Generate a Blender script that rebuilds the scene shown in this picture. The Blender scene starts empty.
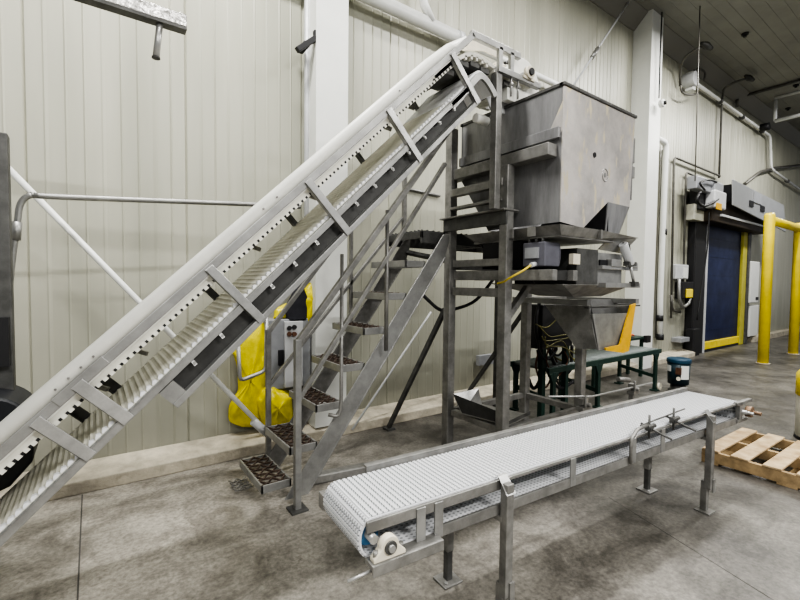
import bpy, bmesh, math, random
from mathutils import Vector, Matrix
random.seed(7)
C = bpy.context.scene.collection
V = Vector
# ------------------------------------------------------------------ camera model (metres; eye 1.6 m above floor)
FPX, YAW, PIT, ROL, H = 428.9, math.radians(35.683), math.radians(2.361), math.radians(0.628), 1.6
FW = V((math.sin(YAW)*math.cos(PIT), math.cos(YAW)*math.cos(PIT), -math.sin(PIT)))
_R0 = V((math.cos(YAW), -math.sin(YAW), 0)); _U0 = _R0.cross(FW)
RT = math.cos(ROL)*_R0 + math.sin(ROL)*_U0; UP = -math.sin(ROL)*_R0 + math.cos(ROL)*_U0
def _ray(x, y): return FW + RT*((x-400)/FPX) - UP*((y-300)/FPX)
def aty(x, y, Y): d = _ray(x, y); return V((0,0,H)) + d*(Y/d.y)
def atx(x, y, X): d = _ray(x, y); return V((0,0,H)) + d*(X/d.x)
def atz(x, y, z): d = _ray(x, y); return V((0,0,H)) + d*((z-H)/d.z)

# ------------------------------------------------------------------ materials
def mat(name, col, rough=.5, metal=0, var=0, scale=6, col2=None, bump=0, bscale=60, stretch=None, trans=0, det=6, edge=None):
    m = bpy.data.materials.new(name); m.use_nodes = True; nt = m.node_tree; N = nt.nodes; L = nt.links
    b = N['Principled BSDF']; b.inputs['Roughness'].default_value = rough; b.inputs['Metallic'].default_value = metal
    b.inputs['Base Color'].default_value = (*col, 1)
    if trans: b.inputs['Transmission Weight'].default_value = trans
    if var or bump:
        tc = N.new('ShaderNodeTexCoord'); mp = N.new('ShaderNodeMapping'); L.new(tc.outputs['Object'], mp.inputs[0])
        if stretch: mp.inputs['Scale'].default_value = stretch
    if var:
        no = N.new('ShaderNodeTexNoise'); no.inputs['Scale'].default_value = scale; no.inputs['Detail'].default_value = det
        no.inputs['Roughness'].default_value = .65
        L.new(mp.outputs[0], no.inputs['Vector'])
        r = N.new('ShaderNodeValToRGB'); L.new(no.outputs['Fac'], r.inputs[0])
        c2 = col2 or tuple(c*(1-var) for c in col)
        r.color_ramp.elements[0].position = .35; r.color_ramp.elements[1].position = .65
        r.color_ramp.elements[0].color = (*c2, 1); r.color_ramp.elements[1].color = (*col, 1)
        L.new(r.outputs[0], b.inputs['Base Color'])
        mr = N.new('ShaderNodeMapRange'); mr.inputs['To Min'].default_value = rough+.12; mr.inputs['To Max'].default_value = max(.05, rough-.08)
        L.new(no.outputs['Fac'], mr.inputs[0]); L.new(mr.outputs[0], b.inputs['Roughness'])
    if bump:
        n2 = N.new('ShaderNodeTexNoise'); n2.inputs['Scale'].default_value = bscale; L.new(mp.outputs[0], n2.inputs['Vector'])
        bp = N.new('ShaderNodeBump'); bp.inputs['Strength'].default_value = bump; bp.inputs['Distance'].default_value = .01
        L.new(n2.outputs['Fac'], bp.inputs['Height']); L.new(bp.outputs[0], b.inputs['Normal'])
    return m
M = {}
M['steel'] = mat('brushed_steel', (.40,.40,.39), .42, .6, .3, 7)
M['bright'] = mat('bright_steel', (.50,.50,.49), .35, .6, .3, 9)
M['frame'] = mat('weathered_steel', (.33,.325,.31), .46, .5, .40, 8)
M['dark'] = mat('stained_dark_steel', (.14,.14,.135), .5, .4, .4, 9)
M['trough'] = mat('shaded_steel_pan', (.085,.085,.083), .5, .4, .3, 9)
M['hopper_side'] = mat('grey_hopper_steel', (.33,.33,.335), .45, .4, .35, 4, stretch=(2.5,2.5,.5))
M['belt'] = mat('white_plastic_belt', (.86,.87,.89), .45, 0, .08, 30)
M['belt_old'] = mat('cream_plastic_belt', (.80,.79,.71), .5, 0, .15, 12)
M['guard'] = mat('white_plastic_guard', (.86,.86,.81), .38, 0, .1, 5)
M['black'] = mat('black_rubber', (.018,.018,.02), .5)
M['blackp'] = mat('black_plastic', (.02,.022,.028), .4, 0, .3, 3)
M['green'] = mat('dark_green_paint', (.018,.05,.038), .45, .1, .3, 10)
M['roller'] = mat('roller_steel', (.15,.17,.165), .5, .3, .2, 10)
M['yellow'] = mat('yellow_paint', (.90,.72,.04), .4, 0, .15, 4)
M['yelledge'] = mat('amber_plastic', (.72,.42,.02), .4, 0, .15, 8)
M['bag'] = mat('yellow_film', (.90,.78,.015), .28, 0, .3, 7, bump=.6, bscale=14)
M['white'] = mat('white_paint', (.74,.75,.72), .4, 0, .06, 3)
M['pipe'] = mat('white_pvc', (.78,.79,.77), .35, 0, .08, 6)
M['conduit'] = mat('galvanised_conduit', (.36,.36,.35), .4, .6, .2, 8)
M['conduitd'] = mat('dull_conduit', (.17,.165,.15), .5, .4, .3, 8)
M['blue'] = mat('blue_vinyl', (.008,.018,.085), .4, 0, .5, 2)
M['pail'] = mat('teal_plastic', (.01,.035,.05), .4, 0, .3, 8)
M['lid'] = mat('blue_lid', (.015,.06,.11), .4, 0, .2, 8)
M['label'] = mat('paper_label', (.7,.7,.68), .6)
M['grey'] = mat('grey_enamel', (.36,.37,.39), .4, .2, .15, 8)
M['lightgrey'] = mat('light_grey_enamel', (.58,.59,.6), .4, .1, .1, 8)
M['motor'] = mat('slate_enamel', (.17,.17,.2), .45, .3, .2, 8)
M['cream'] = mat('cream_bearing', (.75,.70,.58), .4, 0, .15, 20)
M['rust'] = mat('rusty_brown', (.16,.08,.05), .6, .3, .4, 20)
M['grip'] = mat('worn_grip_steel', (.16,.12,.10), .5, .5, .5, 18)
M['brass'] = mat('brown_hub', (.30,.20,.13), .45, .5, .3, 20)
M['orange'] = mat('orange_strap', (.7,.12,.03), .5)
M['cyellow'] = mat('yellow_cable', (.7,.55,.08), .5)
M['brown'] = mat('brown_header', (.05,.036,.024), .5, .2, .4, 3)
M['coverg'] = mat('satin_grey_cover', (.42,.43,.44), .38, .5, .1, 3)
M['film'] = mat('clear_film', (.75,.72,.7), .3, 0, .2, 12, bump=.5, bscale=30)
M['lamp'] = mat('dark_lamp_shell', (.05,.05,.045), .5)
M['ltgreen'] = mat('teal_blue_roller', (.1,.25,.45), .4, 0, .2, 20)

def hopper_front():
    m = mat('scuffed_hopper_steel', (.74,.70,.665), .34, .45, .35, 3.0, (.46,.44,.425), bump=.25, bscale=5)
    nt = m.node_tree; N = nt.nodes; L = nt.links; b = N['Principled BSDF']
    src = b.inputs['Base Color'].links[0].from_socket
    tc = N.new('ShaderNodeTexCoord'); mp = N.new('ShaderNodeMapping'); mp.inputs['Scale'].default_value = (9, 9, 3); mp.inputs['Rotation'].default_value = (0, .5, 0)
    no = N.new('ShaderNodeTexNoise'); no.inputs['Scale'].default_value = 1.4; no.inputs['Detail'].default_value = 3
    L.new(tc.outputs['Object'], mp.inputs[0]); L.new(mp.outputs[0], no.inputs['Vector'])
    r = N.new('ShaderNodeValToRGB'); r.color_ramp.elements[0].position = .585; r.color_ramp.elements[1].position = .66
    r.color_ramp.elements[0].color = (0,0,0,1); r.color_ramp.elements[1].color = (1,1,1,1); L.new(no.outputs['Fac'], r.inputs[0])
    mx = N.new('ShaderNodeMix'); mx.data_type = 'RGBA'; mx.inputs['B'].default_value = (.75,.68,.52,1)
    L.new(r.outputs[0], mx.inputs['Factor']); L.new(src, mx.inputs['A']); L.new(mx.outputs['Result'], b.inputs['Base Color'])
    return m
M['hopper_front'] = hopper_front()

def concrete():
    m = bpy.data.materials.new('mottled_concrete'); m.use_nodes = True; nt = m.node_tree; N = nt.nodes; L = nt.links; b = N['Principled BSDF']
    tc = N.new('ShaderNodeTexCoord')
    def noise(s, d, st=(1,1,1), dist=0):
        mp = N.new('ShaderNodeMapping'); mp.inputs['Scale'].default_value = st; L.new(tc.outputs['Object'], mp.inputs[0])
        n = N.new('ShaderNodeTexNoise'); n.inputs['Scale'].default_value = s; n.inputs['Detail'].default_value = d; n.inputs['Roughness'].default_value = .68
        n.inputs['Distortion'].default_value = dist; L.new(mp.outputs[0], n.inputs['Vector']); return n.outputs['Fac']
    def ramp(src, p0, c0, p1, c1):
        r = N.new('ShaderNodeValToRGB'); e = r.color_ramp.elements; e[0].position = p0; e[1].position = p1; e[0].color = (*c0,1); e[1].color = (*c1,1)
        L.new(src, r.inputs[0]); return r.outputs[0]
    def mix(a, bb, fac, mode='MIX'):
        x = N.new('ShaderNodeMix'); x.data_type = 'RGBA'; x.blend_type = mode
        L.new(a, x.inputs['A']); L.new(bb, x.inputs['B'])
        if isinstance(fac, float): x.inputs['Factor'].default_value = fac
        else: L.new(fac, x.inputs['Factor'])
        return x.outputs['Result']
    base = ramp(noise(.9, 8), .34, (.24,.227,.20), .60, (.52,.49,.44))
    fine = ramp(noise(38, 6), .34, (.5,.5,.49), .66, (1.2,1.19,1.17))
    blot = ramp(noise(2.6, 9, dist=1.2), .36, (.42,.41,.40), .56, (1,1,1))
    c = mix(base, fine, .75, 'MULTIPLY'); c = mix(c, blot, .75, 'MULTIPLY')
    sp = ramp(noise(9, 9, dist=1.5), .30, (.42,.38,.35), .38, (1,1,1)); c = mix(c, sp, .6, 'MULTIPLY')
    # floor colour multiplied darker toward larger X, mottled by noise
    sep = N.new('ShaderNodeSeparateXYZ'); L.new(tc.outputs['Object'], sep.inputs[0])
    mr = N.new('ShaderNodeMapRange'); mr.inputs['From Min'].default_value = .2; mr.inputs['From Max'].default_value = 3.2; mr.inputs['To Min'].default_value = 0; mr.inputs['To Max'].default_value = 1
    L.new(sep.outputs[0], mr.inputs[0]); far = ramp(noise(1.5, 8, dist=.6), .36, (.24,.24,.25), .62, (.46,.465,.47)); c2 = mix(c, far, 1.0, 'MULTIPLY'); c = mix(c, c2, mr.outputs[0])
    L.new(c, b.inputs['Base Color'])
    rr = N.new('ShaderNodeMapRange'); rr.inputs['To Min'].default_value = .28; rr.inputs['To Max'].default_value = .62; L.new(noise(2.5, 5), rr.inputs[0]); L.new(rr.outputs[0], b.inputs['Roughness'])
    bp = N.new('ShaderNodeBump'); bp.inputs['Strength'].default_value = .25; bp.inputs['Distance'].default_value = .004; L.new(noise(40, 5), bp.inputs['Height']); L.new(bp.outputs[0], b.inputs['Normal'])
    return m
M['floor'] = concrete()
M['kerb'] = mat('kerb_concrete', (.58,.53,.43), .75, 0, .4, 5, bump=.5, bscale=35)
M['pallet'] = mat('raw_pine', (.60,.47,.30), .7, 0, .38, 7, (.36,.25,.14), stretch=(1,1,1))
M['palletd'] = mat('old_pine', (.50,.36,.20), .7, 0, .45, 9)

def panel_wall():
    m = bpy.data.materials.new('ribbed_cream_panel'); m.use_nodes = True; nt = m.node_tree; N = nt.nodes; L = nt.links; b = N['Principled BSDF']
    tc = N.new('ShaderNodeTexCoord'); b.inputs['Roughness'].default_value = .42
    mp = N.new('ShaderNodeMapping'); mp.inputs['Scale'].default_value = (1.6, 1, .22); L.new(tc.outputs['Object'], mp.inputs[0])
    n = N.new('ShaderNodeTexNoise'); n.inputs['Scale'].default_value = 1.6; n.inputs['Detail'].default_value = 7; L.new(mp.outputs[0], n.inputs['Vector'])
    r = N.new('ShaderNodeValToRGB'); e = r.color_ramp.elements; e[0].position = .32; e[0].color = (.38,.38,.315,1); e[1].position = .66; e[1].color = (.47,.465,.39,1)
    L.new(n.outputs['Fac'], r.inputs[0])
    # wall colour darkens toward the floor, edge broken by noise
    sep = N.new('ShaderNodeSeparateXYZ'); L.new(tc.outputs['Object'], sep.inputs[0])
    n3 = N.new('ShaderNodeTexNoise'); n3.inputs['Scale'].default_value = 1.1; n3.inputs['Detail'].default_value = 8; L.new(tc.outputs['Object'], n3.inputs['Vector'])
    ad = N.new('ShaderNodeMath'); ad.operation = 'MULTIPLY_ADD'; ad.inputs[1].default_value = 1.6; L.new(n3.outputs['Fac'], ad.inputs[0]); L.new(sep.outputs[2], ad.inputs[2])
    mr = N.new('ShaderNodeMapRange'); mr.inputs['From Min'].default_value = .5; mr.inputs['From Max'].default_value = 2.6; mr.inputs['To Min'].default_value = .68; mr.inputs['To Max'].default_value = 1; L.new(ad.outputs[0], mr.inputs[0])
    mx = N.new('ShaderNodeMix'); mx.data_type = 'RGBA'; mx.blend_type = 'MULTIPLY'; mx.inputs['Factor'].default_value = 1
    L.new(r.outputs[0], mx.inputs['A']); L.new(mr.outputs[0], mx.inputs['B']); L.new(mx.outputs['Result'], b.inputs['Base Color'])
    return m
M['wall'] = panel_wall()
def ceil_mat():
    m = mat('ribbed_ceiling_panel', (.30,.30,.275), .6, 0, .12, 2); return m
M['ceil'] = ceil_mat()

# ------------------------------------------------------------------ mesh builder
class MB:
    def __init__(s): s.v = []; s.f = []; s.sm = []
    def add(s, vs, fs, smooth=False):
        n = len(s.v); s.v += [V(v) for v in vs]; s.f += [[i+n for i in f] for f in fs]; s.sm += [smooth]*len(fs); return s
    def box(s, a, b):
        x0,y0,z0 = a; x1,y1,z1 = b
        x0,x1 = sorted((x0,x1)); y0,y1 = sorted((y0,y1)); z0,z1 = sorted((z0,z1))
        return s.add([(x0,y0,z0),(x1,y0,z0),(x1,y1,z0),(x0,y1,z0),(x0,y0,z1),(x1,y0,z1),(x1,y1,z1),(x0,y1,z1)],
                     [(0,3,2,1),(4,5,6,7),(0,1,5,4),(1,2,6,5),(2,3,7,6),(3,0,4,7)])
    def cb(s, c, d): return s.box([c[i]-d[i]/2 for i in range(3)], [c[i]+d[i]/2 for i in range(3)])
    def prism(s, pts, vec):
        vec = V(vec); n = len(pts); p = [V(q) for q in pts]
        nor = V((0,0,0))
        for i in range(n): nor += p[i].cross(p[(i+1)%n])
        if nor.dot(vec) > 0: p = p[::-1]
        return s.add(p+[q+vec for q in p], [list(range(n)), list(range(2*n-1, n-1, -1))]+[(i, i+n, (i+1)%n+n, (i+1)%n) for i in range(n)])
    def bar(s, p, q, w, h, up=(0,0,1)):
        p, q, up = V(p), V(q), V(up); d = (q-p).normalized()
        side = d.cross(up)
        if side.length < 1e-4: side = d.cross(V((0,1,0)))
        side.normalize(); u = side.cross(d).normalized(); a = side*w/2; b = u*h/2
        return s.prism([p-a-b, p+a-b, p+a+b, p-a+b], q-p)
    def tube(s, path, r, n=10, cap=True):
        path = [V(p) for p in path]; k = len(path); rings = []
        t0 = (path[1]-path[0]).normalized(); ref = V((0,0,1)) if abs(t0.z) < .9 else V((0,1,0)); u = t0.cross(ref).normalized()
        rr = r if isinstance(r, (list, tuple)) else [r]*k
        for i, p in enumerate(path):
            a = (path[min(i+1,k-1)]-path[max(i-1,0)]).normalized(); u = (u - a*u.dot(a)).normalized(); w = a.cross(u)
            rings += [p+(u*math.cos(2*math.pi*j/n)+w*math.sin(2*math.pi*j/n))*rr[i] for j in range(n)]
        fs = [(i*n+j, i*n+(j+1)%n, (i+1)*n+(j+1)%n, (i+1)*n+j) for i in range(k-1) for j in range(n)]
        s.add(rings, fs, True)
        if cap: b = len(s.v)-k*n; s.f += [[b+j for j in range(n)][::-1], [b+(k-1)*n+j for j in range(n)]]; s.sm += [False]*2
        return s
    def cyl(s, p, q, r, n=20): return s.tube([p, q], r, n)
    def grid(s, rows, smooth=True):
        n = len(rows[0]); vs = [v for r in rows for v in r]
        return s.add(vs, [(i*n+j, i*n+j+1, (i+1)*n+j+1, (i+1)*n+j) for i in range(len(rows)-1) for j in range(n-1)], smooth)
    def build(s, name, m, parent=None, bevel=0, fix=True):
        o_ = V(parent['_o']) if (parent is not None and '_o' in parent) else V((0,0,0))
        me = bpy.data.meshes.new(name); me.from_pydata([tuple(v-o_) for v in s.v], [], s.f)
        me.polygons.foreach_set('use_smooth', s.sm); me.update()
        if fix:
            bm = bmesh.new(); bm.from_mesh(me); bmesh.ops.recalc_face_normals(bm, faces=bm.faces); bm.to_mesh(me); bm.free()
        me.materials.append(M[m] if isinstance(m, str) else m)
        o = bpy.data.objects.new(name, me); C.objects.link(o)
        if parent is not None: o.parent = parent
        if parent is not None and '_o' in parent: o['_o'] = parent['_o']
        if bevel:
            md = o.modifiers.new('bevel', 'BEVEL'); md.width = bevel; md.segments = 2; md.limit_method = 'ANGLE'; md.harden_normals = False
        return o
def smooth_path(pts, n=6):
    pts = [V(p) for p in pts]; out = []
    P = [pts[0]]+pts+[pts[-1]]
    for i in range(1, len(P)-2):
        for k in range(n):
            t = k/n; a,b,c,d = P[i-1],P[i],P[i+1],P[i+2]
            out.append(.5*((2*b)+(c-a)*t+(2*a-5*b+4*c-d)*t*t+(3*b-a-3*c+d)*t**3))
    return out+[pts[-1]]
def bend(pts, r=.06, n=4):
    """polyline with rounded corners"""
    pts = [V(p) for p in pts]; out = [pts[0]]
    for i in range(1, len(pts)-1):
        a = (pts[i-1]-pts[i]); b = (pts[i+1]-pts[i]); rr = min(r, a.length*.45, b.length*.45); a = pts[i]+a.normalized()*rr; b = pts[i]+b.normalized()*rr
        for k in range(n+1):
            t = k/n; out.append(a*(1-t)**2+pts[i]*2*t*(1-t)+b*t*t)
    return out+[pts[-1]]
def tag(o, label, cat, group=None, kind=None):
    if label: o['label'] = label
    if cat: o['category'] = cat
    if group: o['group'] = group
    if kind: o['kind'] = kind
    return o
def thing(name, loc, label, cat, group=None, rz=0, local=False):
    o = bpy.data.objects.new(name, None); o.empty_display_size = .1; C.objects.link(o); o.location = loc; o.rotation_euler = (0,0,rz)
    if not local: o['_o'] = tuple(loc)
    return tag(o, label, cat, group)
def struct(o): o['kind'] = 'structure'; return o
def copy_tree(o, parent=None):
    c = o.copy(); C.objects.link(c); c.parent = parent
    for ch in list(o.children): copy_tree(ch, c)
    return c

# ================================================================== SETTING
WY = 4.2; CZ = 6.62
# floor with sawn joints (thin recessed strips are part of the same mesh top)
fl = MB(); fl.box((-8,-9,-.2), (34,9,0)); struct(fl.build('floor', 'floor'))
jx = atz(80,545,0).x
jn = MB(); jn.box((jx-.004,-3,0), (jx+.004,3.9,.0015)); 
a, b_ = atz(642,518,0), atz(762,593,0); d = (b_-a).normalized(); jn.bar(a-d*.3, b_+d*2.2, .005, .003)
a, b_ = atz(700,372,0), atz(800,420,0)
struct(jn.build('trim_1', mat('joint_filler', (.11,.105,.10), .9)))
# ribbed back wall : real rib profile
def wall_profile(x0, x1):
    pts = []; x = x0; seam = 0
    base = aty(25.3,200,WY).x; pitch = aty(186,200,WY).x-base
    while x < x1:
        ph = ((x-base) % pitch)/pitch
        u = ph*9; fr = u % 1
        y = 0
        if ph < .012: y = .012
        elif fr < .13: y = -.006*math.sin(math.pi*fr/.13)
        pts.append((x, y)); x += .0105
    return pts, base, pitch
prof, wbase, wpitch = wall_profile(-6, 22)
w = MB(); w.grid([[(x, WY+y, 0) for x, y in prof], [(x, WY+y, CZ) for x, y in prof]], smooth=False)
w.box((-6,WY+.02,0), (22,WY+.2,CZ)); w.box((22,WY,0),(34,WY+.2,CZ)); struct(w.build('wall_back', 'wall', fix=False))
c = MB(); 
n = 150; rows = []
c.box((-8,-9,CZ), (34,WY+.2,CZ+.2))
for k in range(-9*5, 20): c.box((-8, k/5-.012, CZ-.005), (34, k/5+.012, CZ))
for k in range(0, 5): c.box((k*7-6, -9, CZ-.008), (k*7-5.99, WY, CZ))
struct(c.build('ceiling', 'ceil'))
t = MB(); t.prism([(-6,WY,CZ),(-6,WY-.26,CZ),(-6,WY-.26,CZ-.015),(-6,WY-.02,CZ-.25),(-6,WY,CZ-.25)], (40,0,0)); struct(t.build('trim_2', mat('cove_trim', (.25,.245,.22), .6)))
k = MB(); k.prism([(-6,3.91,0),(-6,3.91,.10),(-6,3.95,.115),(-6,WY,.15),(-6,WY,0)], (17.0,0,0)); struct(k.build('baseboard_back', 'kerb', bevel=.008))
# raised kerb block near stair foot of the frame
k = MB(); k.box((11.0,3.95,0),(11.3,WY,.14)); k.box((15.3,4.0,0),(33,WY,.14)); struct(k.build('baseboard_aisle', 'kerb'))
# columns boxed in white panel
k = MB(); k.box((8.36,3.86,0), (8.80,WY,CZ)); struct(k.build('trim_3', 'white', bevel=.004))
k = MB(); k.box((1.79,3.92,.13), (2.14,WY,CZ)); struct(k.build('trim_4', 'white', bevel=.004))
k = MB(); k.box((2.14,4.12,.15), (2.24,WY,CZ)); struct(k.build('trim_5', 'wall'))

# ================================================================== INCLINED CONVEYOR
TH = math.radians(44); cs, sn = math.cos(TH), math.sin(TH)
def sc(s, c, Y): return V((cs*s-sn*c, Y, sn*s+cs*c))
Y0, Y1 = 2.25, 2.82
S0, S1 = -.5, 3.98
inc = thing('incline_conveyor', (0,2.5,0), 'long inclined cleated belt conveyor rising over the stairs to the steel hopper', 'conveyor')
up = V((-sn,0,cs))
def sbar(mb, s0, s1, c0, c1, ya, yb):
    return mb.prism([sc(s0,c0,ya), sc(s1,c0,ya), sc(s1,c1,ya), sc(s0,c1,ya)], (0,yb-ya,0))
for (ya, yb, nm) in ((Y0,Y0+.035,1), (Y1-.035,Y1,0)):
    m = MB(); sbar(m, S0, S1-.02, .846, .888, ya, yb)
    e = sc(S1,.888,ya); hz = e.z
    m.prism([(e.x-.02,ya,hz), (2.76,ya,hz+.003), (2.76,ya,hz-.045), (e.x-.02,ya,hz-.05)], (0,yb-ya,0))
    m.build('upper_rail', 'steel', inc, .003)
m = MB()                                        # white guards on both long sides, rolled over at the top
for ya, sg, hi in ((Y0+.012,1,1), (Y1-.012,-1,.3)):
    prof_ = [(.888,0), (.888+.035*hi,.0), (.888+.05*hi,.006), (.888+.058*hi,.022), (.888+.054*hi,.05), (.888+.04*hi,.075)]
    m.grid([[sc(a_,.888+(c_-.888)*k_,ya+sg*o_) for c_,o_ in prof_] for a_, k_ in ((S0,1),(3.45,1),(3.70,.75),(3.88,.12))])
o = m.build('side_guard', 'guard', inc, fix=False); o.modifiers.new('thick','SOLIDIFY').thickness = .006
for s_ in (.70,.76,.82,.88,1.9,2.0,3.1): m = MB(); m.cyl(sc(s_,.912,Y0-.004), sc(s_,.912,Y0+.016), .005, 8); m.build('guard_bolt', 'frame', inc)
m = MB(); sbar(m, .66, .90, .848, .893, Y0-.007, Y0+.002); m.build('splice_plate', 'steel', inc, .002)
# upper belt run (return) with toothed edge
m = MB(); sbar(m, S0, 3.72, .812, .838, Y0+.03, Y1-.03)
s = S0
while s < 3.7:
    sbar(m, s, s+.02, .797, .814, Y0+.028, Y0+.05); sbar(m, s, s+.02, .797, .814, Y1-.05, Y1-.028); s += .034
m.build('upper_belt_run', 'belt_old', inc)
m = MB()
s = S0+.022
while s < 3.7: sbar(m, s, s+.011, .800, .812, Y0+.026, Y0+.032); s += .034
m.build('belt_slots', 'black', inc)['kind'] = 'stuff'
# strip behind the rail
m = MB(); sbar(m, S0, 3.75, .838, .846, Y0+.012, Y0+.03); m.build('wear_strip', 'guard', inc)
# lower carrying run with cleats
m = MB(); sbar(m, S0, 3.62, .628, .640, Y0+.03, Y1-.03); m.build('lower_belt_run', 'belt_old', inc)
m = MB(); s = S0
while s < 3.6: m.prism([sc(s,.64,Y0+.06), sc(s+.022,.64,Y0+.06), sc(s+.011,.6455,Y0+.06)], (0,Y1-Y0-.09,0)); s += .034
m.build('cleats', 'belt_old', inc)['kind'] = 'stuff'
m = MB(); s = S0
while s < 3.62:                                  # scalloped side wall of the belt
    m.prism([sc(s,.635,Y0+.032), sc(s+.03,.635,Y0+.032), sc(s+.027,.650,Y0+.032), sc(s+.014,.655,Y0+.032), sc(s+.003,.646,Y0+.032)], (0,.024,0))
    s += .034
m.build('belt_sidewall', 'belt', inc)['kind'] = 'stuff'
for ya, yb in ((Y0,Y0+.03), (Y1-.03,Y1)):
    m = MB(); sbar(m, S0, 3.66, .603, .634, ya, yb); sbar(m, S0, 3.66, .634, .638, ya-.004, yb); m.build('lower_rail', 'steel', inc, .003)
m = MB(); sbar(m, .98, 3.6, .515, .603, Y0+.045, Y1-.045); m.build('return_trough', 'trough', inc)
for ya, yb in ((Y0-.005,Y0+.045), (Y1-.045,Y1)):
    m = MB(); sbar(m, .92, 3.7, .488, .520, ya, yb); m.build('trough_rail', 'steel', inc, .003)
m = MB(); m.prism([sc(.92,.49,Y0),sc(.92,.60,Y0),sc(1.0,.60,Y0),sc(1.0,.49,Y0)], (0,Y1-Y0,0)); m.build('trough_end_plate', 'steel', inc)
for k_ in range(14):
    s_ = 1.12+k_*.178; m = MB(); m.cyl(sc(s_,.588,Y0-.006), sc(s_,.588,Y0+.05), .007, 8); m.bar(sc(s_,.603,Y0+.01), sc(s_-.004,.575,Y0-.003), .016, .006, (0,1,0)); m.build('hanger_tab', 'bright', inc)
for s0_, c1_, w_ in ((.57,.61,.05),(.762,.61,.055),(1.487,.50,.045),(2.20,.495,.045),(2.94,.495,.045),(3.665,.495,.045)):
    for yy, nm in ((Y0-.012,'bright'), (Y1,'dark')):
        m = MB(); m.prism([sc(s0_-w_/2,c1_,yy), sc(s0_+w_/2,c1_,yy), sc(s0_+w_/2,.875,yy), sc(s0_-w_/2,.875,yy)], (0,.012,0))
        m.prism([sc(s0_-w_/2,c1_,yy), sc(s0_-w_/2+.005,c1_,yy), sc(s0_-w_/2+.005,.87,yy), sc(s0_-w_/2,.87,yy)], (0,.035 if yy < 2.5 else -.035,0))
        m.build('cross_brace' if nm == 'dark' else 'side_brace', nm, inc, .002)
for s_ in (.70, .95, 1.82, 2.35, 3.2, 3.5):     # cross tubes seen between the runs on the far side
    m = MB(); m.bar(sc(s_,.80,Y1-.03), sc(s_+.05,.69,Y1-.10), .022, .03, (0,1,0)); m.build('cross_tube', 'frame', inc)
# ---- head section
hz = sc(S1,.888,Y0).z
def arc(cx, cz, r, a0, a1, n, Y): return [V((cx+r*math.cos(math.radians(a0+(a1-a0)*i/n)), Y, cz+r*math.sin(math.radians(a0+(a1-a0)*i/n)))) for i in range(n+1)]
def ribbon(m, pts, thick, ya, yb):
    """pts in XZ; band of given thickness below, width ya..yb"""
    q = [V(p) for p in pts]; low = []
    for i, p in enumerate(q):
        d_ = (q[min(i+1,len(q)-1)]-q[max(i-1,0)]).normalized(); nrm = V((d_.z,0,-d_.x)); low.append(p+nrm*thick)
    for i in range(len(q)-1): m.prism([V((a.x,ya,a.z)) for a in (q[i], q[i+1], low[i+1], low[i])], (0,yb-ya,0))
top = [sc(3.60,.838,Y0), sc(3.72,.835,Y0)]
e1 = sc(3.72,.835,Y0)
curve = smooth_path([sc(3.45,.838,Y0), sc(3.62,.838,Y0), V((e1.x+.10,Y0,e1.z+.06)), V((e1.x+.24,Y0,e1.z+.085)), V((e1.x+.4,Y0,e1.z+.06)), V((2.92,Y0,e1.z+.03))], 5)
m = MB(); ribbon(m, curve, .028, Y0+.03, Y1-.03)
for i, p in enumerate(curve):
    if i % 2 == 0: m.bar(V((p.x,Y0+.03,p.z-.035)), V((p.x,Y1-.03,p.z-.035)), .018, .03)
m.build('head_belt', 'belt_old', inc)
for k_ in range(5):
    p = curve[6+k_*4]; m = MB(); m.box((p.x-.045,Y0+.05,p.z-.085), (p.x+.045,Y1-.05,p.z-.05)); m.build('belt_carry_slat', 'dark', inc)
e2 = sc(3.5,.64,Y0)
curve2 = smooth_path([sc(3.45,.645,Y0), sc(3.60,.652,Y0), sc(3.72,.664,Y0), V((2.30,Y0,3.145)), V((2.38,Y0,3.14)), V((2.45,Y0,3.09)), V((2.50,Y0,3.04))], 5)
m = MB(); ribbon(m, curve2, .03, Y0+.02, Y1-.02); m.build('lower_head_belt', 'belt', inc)
for ya in (Y0, Y1-.02): m = MB(); ribbon(m, [V((p.x,p.y,p.z-.02)) for p in curve2], .045, ya, ya+.02); m.build('curved_side_plate', 'steel', inc)
m = MB(); m.prism([(2.50,2.40,3.13),(2.66,2.40,3.17),(2.98,2.40,3.17),(2.98,2.40,3.06),(2.86,2.40,2.99),(2.60,2.40,2.97)], (0,.012,0)); m.build('discharge_side_plate', 'lightgrey', inc)
m = MB(); m.prism([(2.98,2.40,3.16),(3.02,2.40,3.10),(3.02,2.40,3.0),(2.98,2.40,3.0)], (0,.38,0)); m.build('discharge_lip', 'guard', inc)
for ya in (Y0-.01, Y1-.04): m = MB(); m.box((2.50,ya,3.19),(3.0,ya+.04,3.235)); m.build('head_beam', 'steel', inc, .003)
for xx in (2.53, 2.66): m = MB(); m.box((xx-.02,Y0,3.20),(xx+.02,Y0+.03,3.38)); m.build('head_upright', 'steel', inc, .002)
m = MB(); m.box((2.60,Y0+.1,3.22),(2.72,Y0+.16,3.34)); m.build('gear_block', 'cream', inc, .01)
m = MB(); m.cyl((2.84,Y0-.03,3.27), (2.84,Y1,3.27), .025, 16); m.build('drive_shaft', 'bright', inc)
m = MB(); m.cyl((2.84,Y0-.035,3.27), (2.84,Y0+.0,3.27), .05, 20); m.box((2.77,Y0-.02,3.215),(2.91,Y0,3.24)); b0 = m.build('head_bearing', 'cream', inc, .003)
m = MB(); m.cyl((2.84,Y0-.05,3.27), (2.84,Y0-.034,3.27), .028, 16); m.build('bearing_seal', 'black', b0)
gx, gz, gy = 2.87, 3.22, 2.31
m = MB(); m.prism([V((gx-.19,gy,3.05))]+[V((gx+.2*math.cos(a_), gy, gz+.2*math.sin(a_))) for a_ in [math.pi-i*math.pi/20 for i in range(21)]]+[V((gx+.2,gy,3.05))], (0,.06,0)); cg = m.build('chain_guard', 'guard', inc, .004)
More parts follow.
